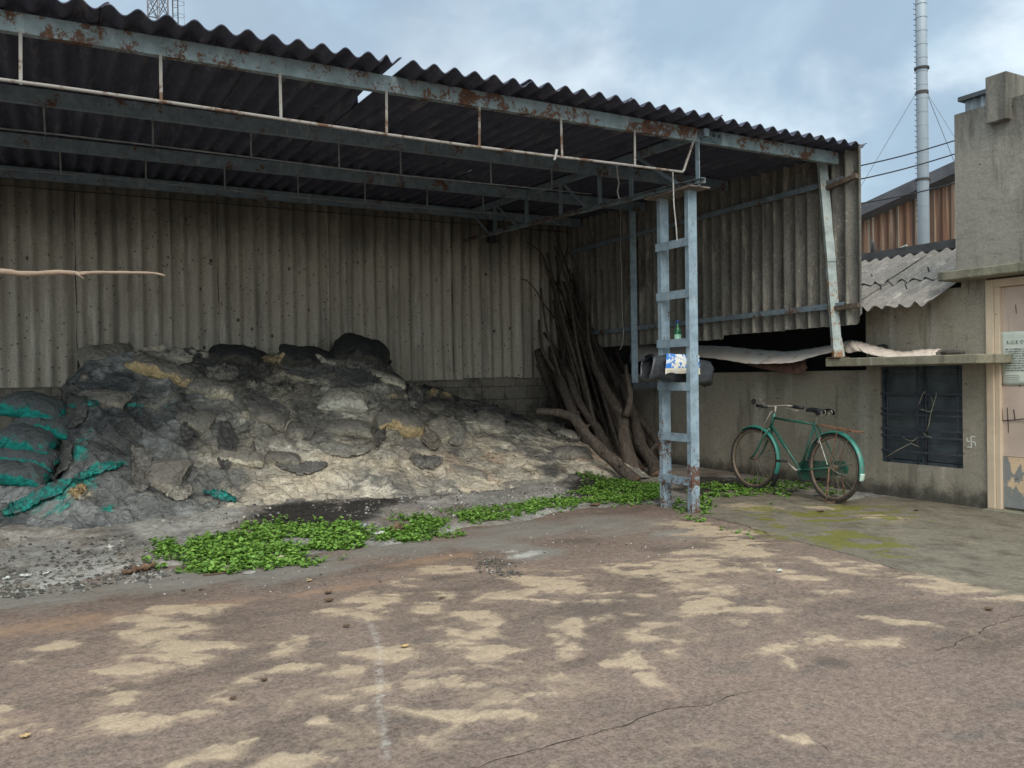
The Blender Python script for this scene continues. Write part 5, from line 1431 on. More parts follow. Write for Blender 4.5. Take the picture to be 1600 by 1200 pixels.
log([G3(1000,735), L3(978,700,g_.y+.2), L3(930,640,g_.y+.9), L3(915,600,g_.y+1.2), L3(900,560,11.0), L3(885,500,11.15)], .06, .03, 'log bending through the dark middle of the woodpile')
log([G3(1015,730), L3(960,655,g_.y+.7), L3(940,620,g_.y+1.0), L3(905,570,11.0), L3(880,520,11.1), L3(862,430,11.2)], .045, .02, 'slender log with a pale broken stub in the woodpile')
log([G3(1030,725), L3(990,640,g_.y+.8), L3(966,575,11.0), L3(960,520,11.1), L3(955,480,11.1), L3(948,440,11.15)], .04, .025, 'upright reddish stick at the back of the woodpile')
for px, py, top, r in ((960,735,(872,420),.03),(970,735,(855,395),.028),(985,732,(880,440),.035),(945,735,(865,470),.04),(1005,730,(900,450),.03),(1020,728,(925,470),.035),(965,733,(890,500),.04),(1035,722,(940,500),.035),(995,728,(868,400),.022),(950,730,(850,520),.04),(1010,726,(910,520),.045),(1040,715,(965,480),.03),(980,728,(875,540),.05),(1000,726,(930,560),.05),(1030,718,(975,560),.05),(930,728,(870,590),.05),(938,734,(845,450),.022),(948,736,(858,410),.02),(958,738,(866,385),.024),(968,738,(876,470),.026),(978,736,(890,420),.02),(988,735,(905,400),.02),(998,734,(915,440),.024),(1008,732,(930,430),.022),(1018,730,(945,460),.026),(1028,726,(955,500),.024),(1040,722,(975,520),.026),(1044,712,(985,540),.022),(942,730,(842,500),.03),(952,732,(852,560),.035),(1002,728,(900,520),.03),(1022,722,(935,540),.03)):
    a = G3(px + rl.uniform(-6, 6), py); tpt = L3(top[0], top[1], 11.2 - r)
    tpt.x = min(tpt.x, US - .1); a.y = min(a.y + .25, 10.4); a.z = dz(a.x, a.y) + .02
    md = a.lerp(tpt, .5) + Vector((rl.uniform(-.09, .09), rl.uniform(-.06, .08), rl.uniform(-.08, .08))); md2 = a.lerp(tpt, .78) + Vector((rl.uniform(-.12, .12), rl.uniform(-.05, .1), rl.uniform(-.08, .08)))
    md2.y = min(md2.y, 11.2)
    log([a, md, md2, tpt], r * 1.25, r * .6, 'slim dark branch among the others leaning deep in the corner of the shed', stubs=1, n=20)
# bare twigs fanning over the wall above the logs
for pts, r, lab in (([(893,520),(880,465),(858,425),(845,395),(822,378)], .018, 'bare twig fanning up the back sheets above the logs'), ([(880,500),(860,440),(846,400),(838,370),(820,340)], .016, 'tallest bare twig reaching the truss above the logs'), ([(885,520),(852,478),(838,455),(825,440),(815,436)], .014, 'thin side twig across the lighter back sheets'), ([(900,460),(880,400),(868,365),(862,352)], .014, 'dark upright twig near the inner corner of the sheets'), ([(870,480),(872,440),(880,410),(888,385)], .012, 'fine twig crossing the upright one in the corner')):
    P = [L3(x, y, 11.22 - .02 * i) for i, (x, y) in enumerate(pts)]
    log(P, r, .006, lab, group='bare twigs above the logs', nm='twig', n=16, stubs=2)
# ------------------------------------------------------------------ bicycle
RW = 0.355
rc = gnd(1302, 785, .012)
dfw = RM @ Vector((0, 0, -1)); dfw.z = 0; dfw.normalize(); drt = RM @ Vector((1, 0, 0)); drt.z = 0; drt.normalize()
th = math.radians(24.0)
BX = (dfw * math.cos(th) - drt * math.sin(th)).normalized()     # forward
BZ = Vector((0, 0, 1)); BY = BZ.cross(BX)                        # left side (towards the viewer's left)
lean = math.radians(3.0)
Rl = Matrix.Rotation(lean, 3, BX)
BYl = Rl @ BY; BZl = Rl @ BZ
OB = Vector((rc.x, rc.y, 0.012))
def bk(x, y, z): return OB + BX * x + BYl * y + BZl * z
bike = thing('bicycle', 'old green roadster bicycle with rusty wheels parked on its stand by the grey wall', 'bicycle', tuple(OB))
M_GRN = None
m = MT('green_enamel', 0.42, 0.5, coord='pos')
c = m.mix(m.noise(9, 4), (0.010, 0.085, 0.062), (0.02, 0.13, 0.095)); c = m.mix(m.mask(m.noise(26, 5, .75), .56, .66, 0, .85), c, (0.07, 0.05, 0.035)); c = m.mix(m.mask(m.noise(6, 5, .7), .42, .7, 0, .5), c, (0.13, 0.12, 0.10))
M_GRN = m.done(c, m.mask(m.noise(10, 4), .4, .6, .35, .65))
m = MT('green_guard', 0.42, 0.5)
c = m.mix(m.noise(8, 4), (0.018, 0.17, 0.135), (0.03, 0.24, 0.195)); c = m.mix(m.mask(m.noise(20, 5, .75), .56, .66, 0, .8), c, (0.10, 0.085, 0.06)); c = m.mix(m.mask(m.noise(5, 5, .7), .42, .7, 0, .45), c, (0.16, 0.15, 0.13)); M_GRD = m.done(c)
M_TYRE = plain('old_tyre', (0.045, 0.040, 0.036), .9, .3, 30)
M_RIM = plain('rusty_rim', (0.22, 0.165, 0.125), .6, .35, 30, metal=.4)
M_STEEL = plain('tarnished_steel', (0.30, 0.275, 0.245), .5, .35, 40, metal=.5)
M_RSTEEL = plain('rusty_steel', (0.16, 0.085, 0.05), .85, .4, 40)
M_BLK = plain('black_leather', (0.018, 0.018, 0.022), .45, .3, 30)
M_RUBB = plain('black_rubber', (0.02, 0.02, 0.022), .8, .3, 30)
rh = (0.0, RW); fh = (1.19, RW); bb = (0.475, 0.285); st = (0.275, 0.80); ht = (0.905, 0.86); hb = (0.952, 0.725)
def tubeb(mb, pts, r, n=10): mb.tube([bk(*p) for p in pts], r, n)
fr = MB()
tubeb(fr, [(bb[0], 0, bb[1]), (st[0], 0, st[1] + .02)], .0155); tubeb(fr, [(st[0] + .01, 0, st[1] - .015), (ht[0], 0, ht[1] - .03)], .0140); tubeb(fr, [(bb[0], 0, bb[1]), (hb[0] - .005, 0, hb[1] + .02)], .0155)
tubeb(fr, [(hb[0] + .004, 0, hb[1] - .01), (ht[0] - .006, 0, ht[1] + .02)], .0185)
fr.tube([bk(bb[0], -.035, bb[1]), bk(bb[0], .035, bb[1])], .024, 12)
for s in (-1, 1):
    tubeb(fr, [(bb[0] - .03, s * .03, bb[1]), (bb[0] - .15, s * .05, bb[1] + .02), (0.0, s * .058, RW)], .0095, 8)
    tubeb(fr, [(st[0] + .005, s * .02, st[1] - .02), (0.17, s * .045, .62), (0.0, s * .058, RW)], .0085, 8)
fr.build('frame', M_GRN, bike, smooth=True)
def wheel(cx, cz, name, steer=0.0, pivot=None):
    R3 = Matrix.Rotation(steer, 3, BZl) if steer else Matrix.Identity(3)
    pv = bk(*pivot) if pivot else None
    def T(p): return (pv + R3 @ (p - pv)) if pivot else p
    c = T(bk(cx, 0, cz)); ax = R3 @ BYl
    w = thing('wheel', None, None, tuple(c - OB)); w.parent = bike
    mb = MB(); mb.ring(c, ax, RW - .019, .019, 56, 10); mb.build('tyre', M_TYRE, w, smooth=True)
    mb = MB(); mb.ring(c, ax, RW - .042, 0, 56, prof=[(-.010, -.014), (.006, -.016), (.010, -.013), (.000, 0), (.010, .013), (.006, .016), (-.010, .014)]); mb.build('rim', M_RIM, w, smooth=True)
    mb = MB(); mb.tube([c - ax * .05, c - ax * .032, c - ax * .0319, c + ax * .0319, c + ax * .032, c + ax * .05], [.008, .008, .026, .026, .008, .008], 12)
    e1 = R3 @ BX; e2 = R3 @ BZl
    for k in range(28):
        a = 2 * PI * k / 28; s = 1 if k % 2 else -1; o = a + (.5 if (k // 2) % 2 else -.5)
        p = c + ax * (s * .028) + (e1 * math.cos(o) + e2 * math.sin(o)) * .026
        q = c + (e1 * math.cos(a) + e2 * math.sin(a)) * (RW - .05)
        mb.tube([p, q], .0016, 4, cap=False)
    mb.build('spoked_hub', M_RIM, w)
    return c, ax, e1, e2
rcn, rax, re1, re2 = wheel(0, RW, 'rear')
STEER = math.radians(7); PIV = (hb[0], 0, hb[1])
fcn, fax, fe1, fe2 = wheel(fh[0], fh[1], 'front', STEER, PIV)
def arcguard(c, ax, e1, e2, a0, a1, name, flap=None):
    N = 40; Q = np.zeros((N, 7, 3))
    for i in range(N):
        a = a0 + (a1 - a0) * i / (N - 1)
        d = e1 * math.cos(a) + e2 * math.sin(a)
        for j in range(7):
            s = (j - 3) / 3
            Q[i, j] = c + d * (RW + .022 - .018 * s * s) + ax * (s * .034)
    g_ = grid_mesh(name, Q, M_GRD, bike, solid=.002)
    return g_
arcguard(rcn, rax, re1, re2, math.radians(-178 + 360), math.radians(-13) + 0, 'mudguard') if False else None
# rear: angle measured from forward (+x) through up; from behind the bottom bracket up and over to the tail
gd = arcguard(rcn, rax, re1, re2, math.radians(8), math.radians(194), 'mudguard')
fg = arcguard(fcn, fax, fe1, fe2, math.radians(55), math.radians(205), 'mudguard')
# pale worn tail tip and rubber flap
def arcplate(c, ax, e1, e2, a0, a1, R, w, mat, name, par, out=0):
    Q = np.zeros((8, 5, 3))
    for i in range(8):
        a = a0 + (a1 - a0) * i / 7; d = e1 * math.cos(a) + e2 * math.sin(a)
        for j in range(5):
            s = (j - 2) / 2; Q[i, j] = c + d * (R + out * i / 7 - .010 * s * s) + ax * (s * w)
    return grid_mesh(name, Q, mat, par, solid=.003)
arcplate(rcn, rax, re1, re2, math.radians(184), math.radians(195.5), RW + .026, .031, plain('worn_pale_green', (0.42, 0.55, 0.48), .6, .3, 30), 'tail_tip', gd)
arcplate(fcn, fax, fe1, fe2, math.radians(203), math.radians(226), RW + .024, .042, M_RUBB, 'mud_flap', fg, .03)
# guard stays
for s in (-1, 1):
    for a in (125, 165):
        mb = MB(); d = re1 * math.cos(math.radians(a)) + re2 * math.sin(math.radians(a)); mb.tube([rcn + rax * (s * .055), rcn + d * (RW + .015) + rax * (s * .034)], .0032, 6); mb.build('guard_stay', M_STEEL, gd)
    mb = MB(); d = fe1 * math.cos(math.radians(165)) + fe2 * math.sin(math.radians(165)); mb.tube([fcn + fax * (s * .05), fcn + d * (RW + .015) + fax * (s * .034)], .0032, 6); mb.build('guard_stay', M_STEEL, fg)
# fork and steering, turned with the front wheel
R3 = Matrix.Rotation(STEER, 3, BZl); pv = bk(*PIV)
def fk(x, y, z): return pv + R3 @ (bk(x, y, z) - pv)
mb = MB()
for s in (-1, 1):
    mb.tube([fk(hb[0] + .008, s * .038, hb[1] - .03), fk(1.02, s * .048, .60), fk(1.09, s * .052, .47), fk(1.14, s * .053, .395), fk(1.19, s * .053, RW)], [.013, .0125, .0115, .010, .009], 8)
mb.tube([fk(hb[0] + .008, -.045, hb[1] - .03), fk(hb[0] + .008, .045, hb[1] - .03)], .014, 8)
mb.build('fork', M_GRN, bike, smooth=True)
mb = MB()
for s in (-1, 1):   # roller-lever brake rod ahead of the fork
    mb.tube([fk(.925, s * .035, .90), fk(1.0, s * .05, .76), fk(1.085, s * .05, .58), fk(1.10, s * .05, .55)], .005, 6)
mb.tube([fk(.925, -.035, .90), fk(.925, .035, .90)], .005, 6)
mb.build('brake_rod', M_STEEL, bike, smooth=True)
# handlebar
mb = MB()
mb.tube([bk(ht[0] - .005, 0, ht[1]), bk(ht[0] - .02, 0, .955), ], .0125, 10)
hbp = [(-.10, .29, .955), (-.02, .285, .965), (.035, .24, .972), (.055, .14, .965), (.05, 0, .958), (.055, -.14, .965), (.035, -.24, .972), (-.02, -.285, .965), (-.10, -.29, .955)]
P = smooth_path([fk(ht[0] + x, y, z) for x, y, z in hbp], 40)
mb.tube([fk(ht[0] - .018, 0, .95), fk(ht[0] + .052, 0, .958)], .012, 8)
mb.tube(P, .0115, 10)
hbar = mb.build('handlebar', M_STEEL, bike, smooth=True)
for s in (-1, 1):
    mb = MB(); mb.tube([fk(ht[0] - .0, s * .288, .964), fk(ht[0] - .06, s * .291, .959), fk(ht[0] - .145, s * .293, .952)], [.017, .019, .018], 12); mb.build('grip', M_BLK, hbar, smooth=True)
    mb = MB(); mb.tube([fk(ht[0] + .02, s * .22, .945), fk(ht[0] - .02, s * .27, .925), fk(ht[0] - .10, s * .275, .915)], .005, 6); mb.build('brake_lever', M_STEEL, hbar, smooth=True)
mb = MB(); mb.tube([fk(ht[0] + .06, .10, .975), fk(ht[0] + .07, .16, 1.03), fk(ht[0] + .075, .17, 1.045)], .004, 6); mb.build('mirror_stem', M_STEEL, hbar)
mb = MB(); c_ = fk(ht[0] + .08, .25, 1.005); mb.tube([c_, c_ + fe1 * .012 + Vector((0, 0, .002))], [.034, .030], 14); mb.build('bell', M_BLK, hbar)
# saddle
mb = MB(); mb.tube([bk(st[0], 0, st[1]), bk(st[0] - .03, 0, .885)], .012, 10); mb.build('seat_post', M_STEEL, bike)
sx = st[0] - .03
NS = 24; MS = 15; Q = np.zeros((NS, MS, 3))
for i in range(NS):
    t = i / (NS - 1); x = sx + .15 - .29 * t
    wd = .022 + .085 * float(sst(.35, .95, np.array(t))) - .012 * float(sst(.9, 1, np.array(t)))
    for j in range(MS):
        s = (j - (MS - 1) / 2) / ((MS - 1) / 2); a = s * 1.9
        zc = .945 + .012 * math.cos((t - .2) * 5) + .018 * t
        Q[i, j] = bk(x, math.sin(a) * wd, zc - (1 - math.cos(a)) * (.030 + .016 * t))
sad = grid_mesh('saddle', Q, M_BLK, bike, solid=.004)
for s in (-1, 1):
    mb = MB(); pts = [bk(sx - .095 + .024 * math.cos(k * .8), s * .055 + .024 * math.sin(k * .8), .882 + .0022 * k) for k in range(26)]
    mb.tube(pts, .004, 6); mb.build('saddle_spring', M_STEEL, sad, smooth=True)
    mb = MB(); mb.ring(bk(sx - .125, s * .045, .915), rax, .026, .0045, 18, 6); mb.build('saddle_spring', M_STEEL, sad, smooth=True)
    mb = MB(); mb.tube([bk(sx + .13, s * .012, .925), bk(sx, s * .03, .888), bk(sx - .10, s * .05, .885)], .004, 6); mb.build('saddle_rail', M_STEEL, sad)
# carrier
mb = MB()
for y in (-.07, -.025, .025, .07): mb.tube([bk(.22, y * .7, .785), bk(.10, y, .772), bk(-.30, y, .735)], .0055, 6)
mb.tube([bk(-.30, -.075, .735), bk(-.315, 0, .735), bk(-.30, .075, .735)], .0065, 6)
mb.box(bk(-.12, 0, .762), (.025, .16, .006), Matrix((BX, BYl, BZl)).transposed()); mb.box(bk(-.27, 0, .744), (.03, .16, .006), Matrix((BX, BYl, BZl)).transposed())
for s in (-1, 1): mb.tube([bk(0, s * .062, RW + .01), bk(-.10, s * .072, .752)], .005, 6)
mb.build('carrier', M_RSTEEL, bike)
# chain case (far side shows through the wheel) and drive
Q = MB(); 
for y in (-.052,):
    prof = [(-.10, .30), (-.06, .275), (.2, .245), (.42, .185), (.50, .178), (.57, .22), (.59, .285), (.565, .35), (.50, .39), (.42, .395), (.20, .405), (-.04, .43), (-.09, .40), (-.115, .355)]
    vs = [bk(x, y, z) for x, z in prof] + [bk(x, y - .028, z) for x, z in prof]; n_ = len(prof)
    Q.add(vs, [tuple(range(n_)), tuple(range(2 * n_ - 1, n_ - 1, -1))] + [(i, i + n_, (i + 1) % n_ + n_, (i + 1) % n_) for i in range(n_)])
fix_normals(Q.build('chain_case', M_GRN, bike))
mb = MB(); mb.tube([bk(bb[0], .04, bb[1]), bk(bb[0], .075, bb[1])], .014, 10); mb.tube([bk(bb[0], .07, bb[1]), bk(bb[0] + .145, .075, bb[1] + .085)], [.011, .008], 8)
mb.tube([bk(bb[0], -.10, bb[1]), bk(bb[0] - .145, -.105, bb[1] - .085)], [.011, .008], 8); mb.tube([bk(bb[0], -.035, bb[1]), bk(bb[0], -.105, bb[1])], .012, 8)
crk = mb.build('crank', M_STEEL, bike, smooth=True)
for s, x, z in ((1, .145, .085), (-1, -.145, -.085)):
    mb = MB(); mb.box(bk(bb[0] + x, s * .135, bb[1] + z), (.085, .095, .026), Matrix((BX, BYl, BZl)).transposed()); mb.build('pedal', M_RUBB, crk, bevel=.005)
# stand: a rear U-stand folded down beside the wheel
mb = MB()
for s in (-1, 1): mb.tube([bk(.0, s * .07, RW), bk(-.02, s * .10, .20), bk(-.035, s * .135, -.012 + .02)], .007, 8)
mb.tube([bk(-.035, -.135, .008), bk(-.035, .135, .008)], .006, 8)
mb.build('stand', M_RSTEEL, bike, smooth=True)
mb = MB(); mb.tube([bk(0, .055, RW), bk(-.11, .085, RW - .035), bk(-.24, .09, RW - .055), bk(-.25, .09, RW - .045)], .005, 6); mb.build('stand_lever', M_STEEL, bike)
mb = MB(); mb.tube([bk(.165, .055, .64), bk(.02, .075, RW + .03)], .006, 8); mb.tube([bk(.15, .052, .66), bk(.17, .058, .60)], .012, 8); mb.build('pump', M_STEEL, bike)

# ------------------------------------------------------------------ things wedged in the column
m = MT('black_sheeting', 0.38, 0.5)
m.bump(m.noise(18, 5, .6), .5, .012); m.bump(m.noise(60, 3, .6), .3, .003)
M_SHEET = m.done(m.scale((0.028, 0.030, 0.036), m.mask(m.noise(10, 5, .7), .3, .7, .7, 1.5)))
za = on(1052, 604, 'y', 6.39).z + .042
c0 = Vector((5.03, 6.395, za + .155)); c1 = Vector((5.78, 6.395, za + .135))
N = 46; K = 30; Q = np.zeros((K, N, 3))
for i in range(K):
    a = i / (K - 1); c = c0.lerp(c1, a)
    for j in range(N):
        t = j / (N - 1) * 2 * PI * 1.42
        rr_ = .150 - .010 * t / 2 + .03 * (float(vn(np.array([i * .22]), np.array([t * 1.3]), 3)[0]) - .5)
        k1 = 1.0 - .10 * math.sin(a * PI)
        Q[i, j] = (c.x + .02 * math.sin(t * 1.0) + (.035 * math.cos(t - .9) if i == 0 else .03 * math.cos(t - .9) * (1 - a)), c.y + math.copysign(abs(math.cos(t + .3)) ** .62, math.cos(t + .3)) * rr_ * .74, c.z - .055 * a * a + math.copysign(abs(math.sin(t + .3)) ** .62, math.sin(t + .3)) * rr_ * .92 * k1 + .03 * math.cos(t) * a)
for i in range(K):
    for j in range(N):
        cr_ = .030 * (float(fbm(np.array([i * .35 + 2]), np.array([j * .45]), 4, 51)[0]) - .5) + .018 * (float(ridge(np.array([i * .30 + j * .12]), np.array([j * .30]), 2, 52)[0]) - .4)
        Q[i, j, 1] += cr_ * .8; Q[i, j, 2] += cr_
        if i in (0, K - 1): Q[i, j, 0] += .03 * (float(vn(np.array([j * .6]), np.array([i * 1.0]), 5)[0]) - .5)
rl_ = grid_mesh('rolled_sheeting', Q, M_SHEET, solid=.004, loc=(5.4, 6.395, za + .14))
tag(rl_, 'flattened roll of shiny black sheeting wedged between the legs of the blue column', 'sheeting roll')
m = MT('printed_packet', .5, .4)
m.co = m.n('ShaderNodeTexCoord').outputs['Object']
c = m.mix(m.mask(m.noise(9, 4, .7), .46, .50), (0.66, 0.63, 0.56), (0.03, 0.17, 0.52)); c = m.mix(m.mask(m.axis(2), -.035, -.03, 1, 0), c, (.60, .55, .46)); c = m.mix(m.mask(m.noise(14, 3, .6, off=(3, 3, 3)), .55, .6, 0, .9), c, (.55, .62, .72))
m.bump(m.noise(14, 4), .4, .01); M_PKT = m.done(c)
Q = np.zeros((18, 10, 3)); pa = on(1041, 574, 'y', 6.245); pb_ = on(1094, 574, 'y', 6.245)
def pkt(dy, name):
    for i in range(18):
        for j in range(10):
            a = i / 17; b = j / 9
            Q[i, j] = (pa.x + (pb_.x - pa.x) * a + .02 * (b - .5) * (1 if a < .5 else -.4), 6.248 + dy * math.sin(a * PI) ** .5 * math.sin(b * PI) ** .5 + .004 * math.sin(i * 1.1 + j), za + .085 + .185 * b + .012 * math.sin(a * 3) - .02 * a + .03 * (float(fbm(np.array([i * .3]), np.array([j * .4 + 3]), 3, 9)[0]) - .5))
    return Q.copy()
A = pkt(-.022, 'a'); B = pkt(.012, 'b')
Qc = np.concatenate([A, B[::-1], A[:1]], 0)
p_ = grid_mesh('packet', Qc, M_PKT, loc=(5.44, 6.248, za + .17)); tag(p_, 'crumpled white packet with bright blue print tucked between the black roll and the column', 'packet')
# green bottle on a batten
q = on(1059, 530, 'y', 6.40); zb0 = on(1052, 536, 'y', 6.39).z + .0005
bm_ = MT('green_glass', .12, .6); bm_.b.inputs['Transmission Weight'].default_value = .55; M_GLASS = bm_.done((0.01, 0.20, 0.075))
mb = MB(); bx_, by_ = CU - .005, 6.40
prof = [(0, .030), (.006, .033), (.11, .033), (.135, .028), (.165, .013), (.205, .012)]
mb.tube([(bx_, by_, zb0 + z) for z, r in prof], [r for z, r in prof], 16)
bo = mb.build('bottle', M_GLASS, smooth=True); tag(bo, 'small green bottle with a pale label standing on a batten of the blue column', 'bottle')
mb = MB(); mb.tube([(bx_, by_, zb0 + .03), (bx_, by_, zb0 + .085)], .0336, 16, cap=False); mb.build('label_band', plain('label_paper', (.35, .62, .45), .7), bo, smooth=True)
mb = MB(); mb.tube([(bx_, by_, zb0 + .203), (bx_, by_, zb0 + .222)], .015, 12); mb.build('cap', plain('blue_cap', (.03, .07, .3), .5), bo)
# wires and strings hanging in the shed
M_STR = plain('pale_string', (.36, .35, .34), .9, .3, 20)
def hang(pts, r, y, lab, nm='hanging_string', cat='string', mat=M_STR):
    P = [on(px, py, 'y', y) for px, py in pts]
    mb = MB(); mb.tube(smooth_path(P, 24), r, 6); tag(mb.build(nm, mat, smooth=True), lab, cat)
hang([(1051,268),(1052,290),(1053,320),(1056,350),(1058,378)], .007, 6.1, 'twisted pale cord hanging from the front tie rod beside the column top')
hang([(969,320),(970,400),(971,418),(972,480),(974,520),(972,540),(968,546)], .004, 9.2, 'thin pale string hanging in front of the dark side sheets')
hang([(964,256),(965,275),(967,285),(965,300),(968,311)], .008, 7.0, 'short knotted rag hanging from the truss left of the column', 'hanging_rag', 'rag')
hang([(870,234),(868,244),(866,250)], .011, 6.0, 'knot of pale cloth tied round the front tie rod', 'cloth_knot', 'cloth')

# ------------------------------------------------------------------ bare branch reaching in from a tree outside the picture
tr_ = thing('bare_tree', 'leafless pale branch reaching in front of the wall sheets at the picture edge', 'tree', (-2.6, 2.4, 0))
def D(px, py, d): return far(px, py, d)
m = MT('pale_twig', .8, .3); c = m.mix(m.noise(14, 5, .7, st=(1, 1, 1)), (.36, .27, .20), (.16, .105, .08)); m.bump(m.noise(60, 5, .7), .6, .004); M_TWIG = m.done(c)
P = [D(-620, 360, 3.1), D(-300, 402, 2.9), D(-100, 418, 2.75), D(0, 424, 2.7), D(40, 428, 2.68), D(95, 425.5, 2.66), D(125, 427.5, 2.65), D(150, 426, 2.65), D(200, 426, 2.63), D(240, 427, 2.62), D(258, 431, 2.62)]
n_ = 40; Ps = smooth_path(P, n_)
rs = [.015 - (.015 - .0028) * (i / (n_ - 1)) ** .8 for i in range(n_)]; 
for i in range(n_): rs[i] = max(rs[i] * (1 + .12 * math.sin(i * 2.1)), .0028)
mb = MB(); mb.tube(Ps, rs, 8)
mb.tube([D(118,427,2.65), D(126,431,2.64), D(131,436,2.64)], [.006, .004, .0025], 6); mb.tube([D(126,430,2.64), D(134,427.5,2.63)], [.004, .002], 6); mb.tube([D(96,425,2.66), D(98,422,2.66)], [.006, .004], 6)
mb.build('branch', M_TWIG, tr_, smooth=True)
q = Ps[0]; mb = MB(); mb.tube([(q.x - .1, q.y + .1, -.05), (q.x - .04, q.y + .05, 1.0), q, (q.x + .05, q.y, 3.2)], [.09, .07, .06, .03], 10); mb.build('trunk', M_TWIG, tr_, smooth=True)

# ------------------------------------------------------------------ weeds
m = MT('weed_leaf', .55, .35)
tone = m.attr('tone')
c = m.mix(tone, (0.045, 0.115, 0.018), (0.20, 0.35, 0.06)); c = m.scale(c, m.mask(m.noise(40, 3), .3, .7, .85, 1.15))
m.b.inputs['Subsurface Weight'].default_value = 0.0
M_LEAF = m.done(c)
rw = np.random.RandomState(4)
def weed_patch(cells, n_plants, hgt, leaf, label_kind, z_of, stems=True, low=False):
    V = []; Fc = []; T = []
    tot = sum(c[2] * c[3] * (c[5] if len(c) > 5 else 1) for c in cells)
    for cell in cells:
        px, py, rx_, ry_ = cell[:4]; a = math.radians(cell[4] if len(cell) > 4 else 0); w = cell[5] if len(cell) > 5 else 1
        k = int(n_plants * rx_ * ry_ * w / tot)
        for _ in range(k):
            r = math.sqrt(rw.rand()) * (1 + .12 * rw.randn()); t = rw.rand() * 2 * PI
            ex_ = r * math.cos(t) * rx_; ey_ = r * math.sin(t) * ry_
            p = gnd(px + ex_ * math.cos(a) - ey_ * math.sin(a), py + ex_ * math.sin(a) + ey_ * math.cos(a), .03)
            if float(fbm(np.array([p.x * 4.0]), np.array([p.y * 4.0]), 3, 77)[0]) < .36: continue
            z0 = z_of(p.x, p.y)
            nl = rw.randint(5, 10); H = hgt * (.4 + .8 * rw.rand()); tn0 = rw.rand()
            lx, ly = rw.randn() * .03, rw.randn() * .03
            for i in range(nl):
                f = (i + 1) / nl; az = rw.rand() * 2 * PI; sp = leaf * (.5 + .8 * rw.rand())
                c = np.array((p.x + lx * f + math.cos(az) * sp * .5, p.y + ly * f + math.sin(az) * sp * .5, z0 + H * f * (.7 + .3 * rw.rand())))
                d = np.array((math.cos(az), math.sin(az), .25 * rw.randn() - .05)); d /= np.linalg.norm(d)
                s = np.cross(d, (0, 0, 1)); s /= np.linalg.norm(s); up = np.cross(s, d)
                s = s * math.cos(.5 * rw.randn()) + up * math.sin(.5 * rw.randn() * .8); wd = sp * (.36 + .15 * rw.rand())
                b = len(V)
                V += [c - d * sp * .5, c - d * sp * .15 + s * wd - up * .0, c + d * sp * .25 + s * wd * .75, c + d * sp * .55 - up * sp * .12, c + d * sp * .25 - s * wd * .75, c - d * sp * .15 - s * wd, c + d * sp * .05 - up * sp * .14]
                Fc += [(b, b + 1, b + 6), (b + 1, b + 2, b + 6), (b + 2, b + 3, b + 6), (b + 3, b + 4, b + 6), (b + 4, b + 5, b + 6), (b + 5, b, b + 6)]
                tn = np.clip(.25 + .45 * f * rw.rand() + .35 * tn0 * rw.rand() + .1 * rw.randn(), 0, 1); T += [tn] * 7
    me = bpy.data.meshes.new('weeds'); o = bpy.data.objects.new('weeds', me); COL.objects.link(o)
    me.from_pydata([tuple(v) for v in V], [], Fc); A = me.attributes.new('tone', 'FLOAT', 'POINT'); A.data.foreach_set('value', np.array(T, np.float32)); me.materials.append(M_LEAF); me.update()
    return tag(o, label_kind, 'weeds', 'ground weeds', 'stuff')
weed_patch([(440,850,112,28,-4,1.2),(340,864,70,22,-4,1),(520,840,60,20,-6,1.2),(262,866,18,20,0,.8),(250,880,20,8,0,.4),(400,880,110,10,-4,.7)], 2300, .058, .032, 'broad-leaved bright green weeds in a thick strip along the ash edge', dz)
weed_patch([(645,824,46,19,-4,1.2),(620,838,40,8,-4,.7),(690,812,40,10,-10,.8),(730,810,60,10,-4,.8),(790,800,60,10,-6,.9),(850,790,50,10,-8,1.0),(880,786,30,10,0,1),(700,832,30,6,0,.4)], 1500, .045, .026, 'small-leaved green weeds straggling along the drip line of the shed', dz)
weed_patch([(965,772,64,15,-2,1.3),(1010,768,34,13,0,1.2),(905,778,30,9,-6,.9),(930,757,30,8,0,.5)], 1600, .045, .025, 'dense low green weeds around the foot of the logs', dz)
weed_patch([(1120,764,46,10,2,1.1),(1092,772,12,12,0,1),(1170,762,46,9,3,1.0),(1100,786,14,14,0,.7),(1210,768,30,6,3,.6),(1062,790,10,8,0,.6),(1225,755,60,7,4,.7),(1300,768,26,5,5,.4),(1190,785,16,3,0,.15),(1085,808,14,6,0,.35),(1150,830,40,4,12,.12)], 800, .045, .028, 'green weeds between the laced column and the bicycle', dz)

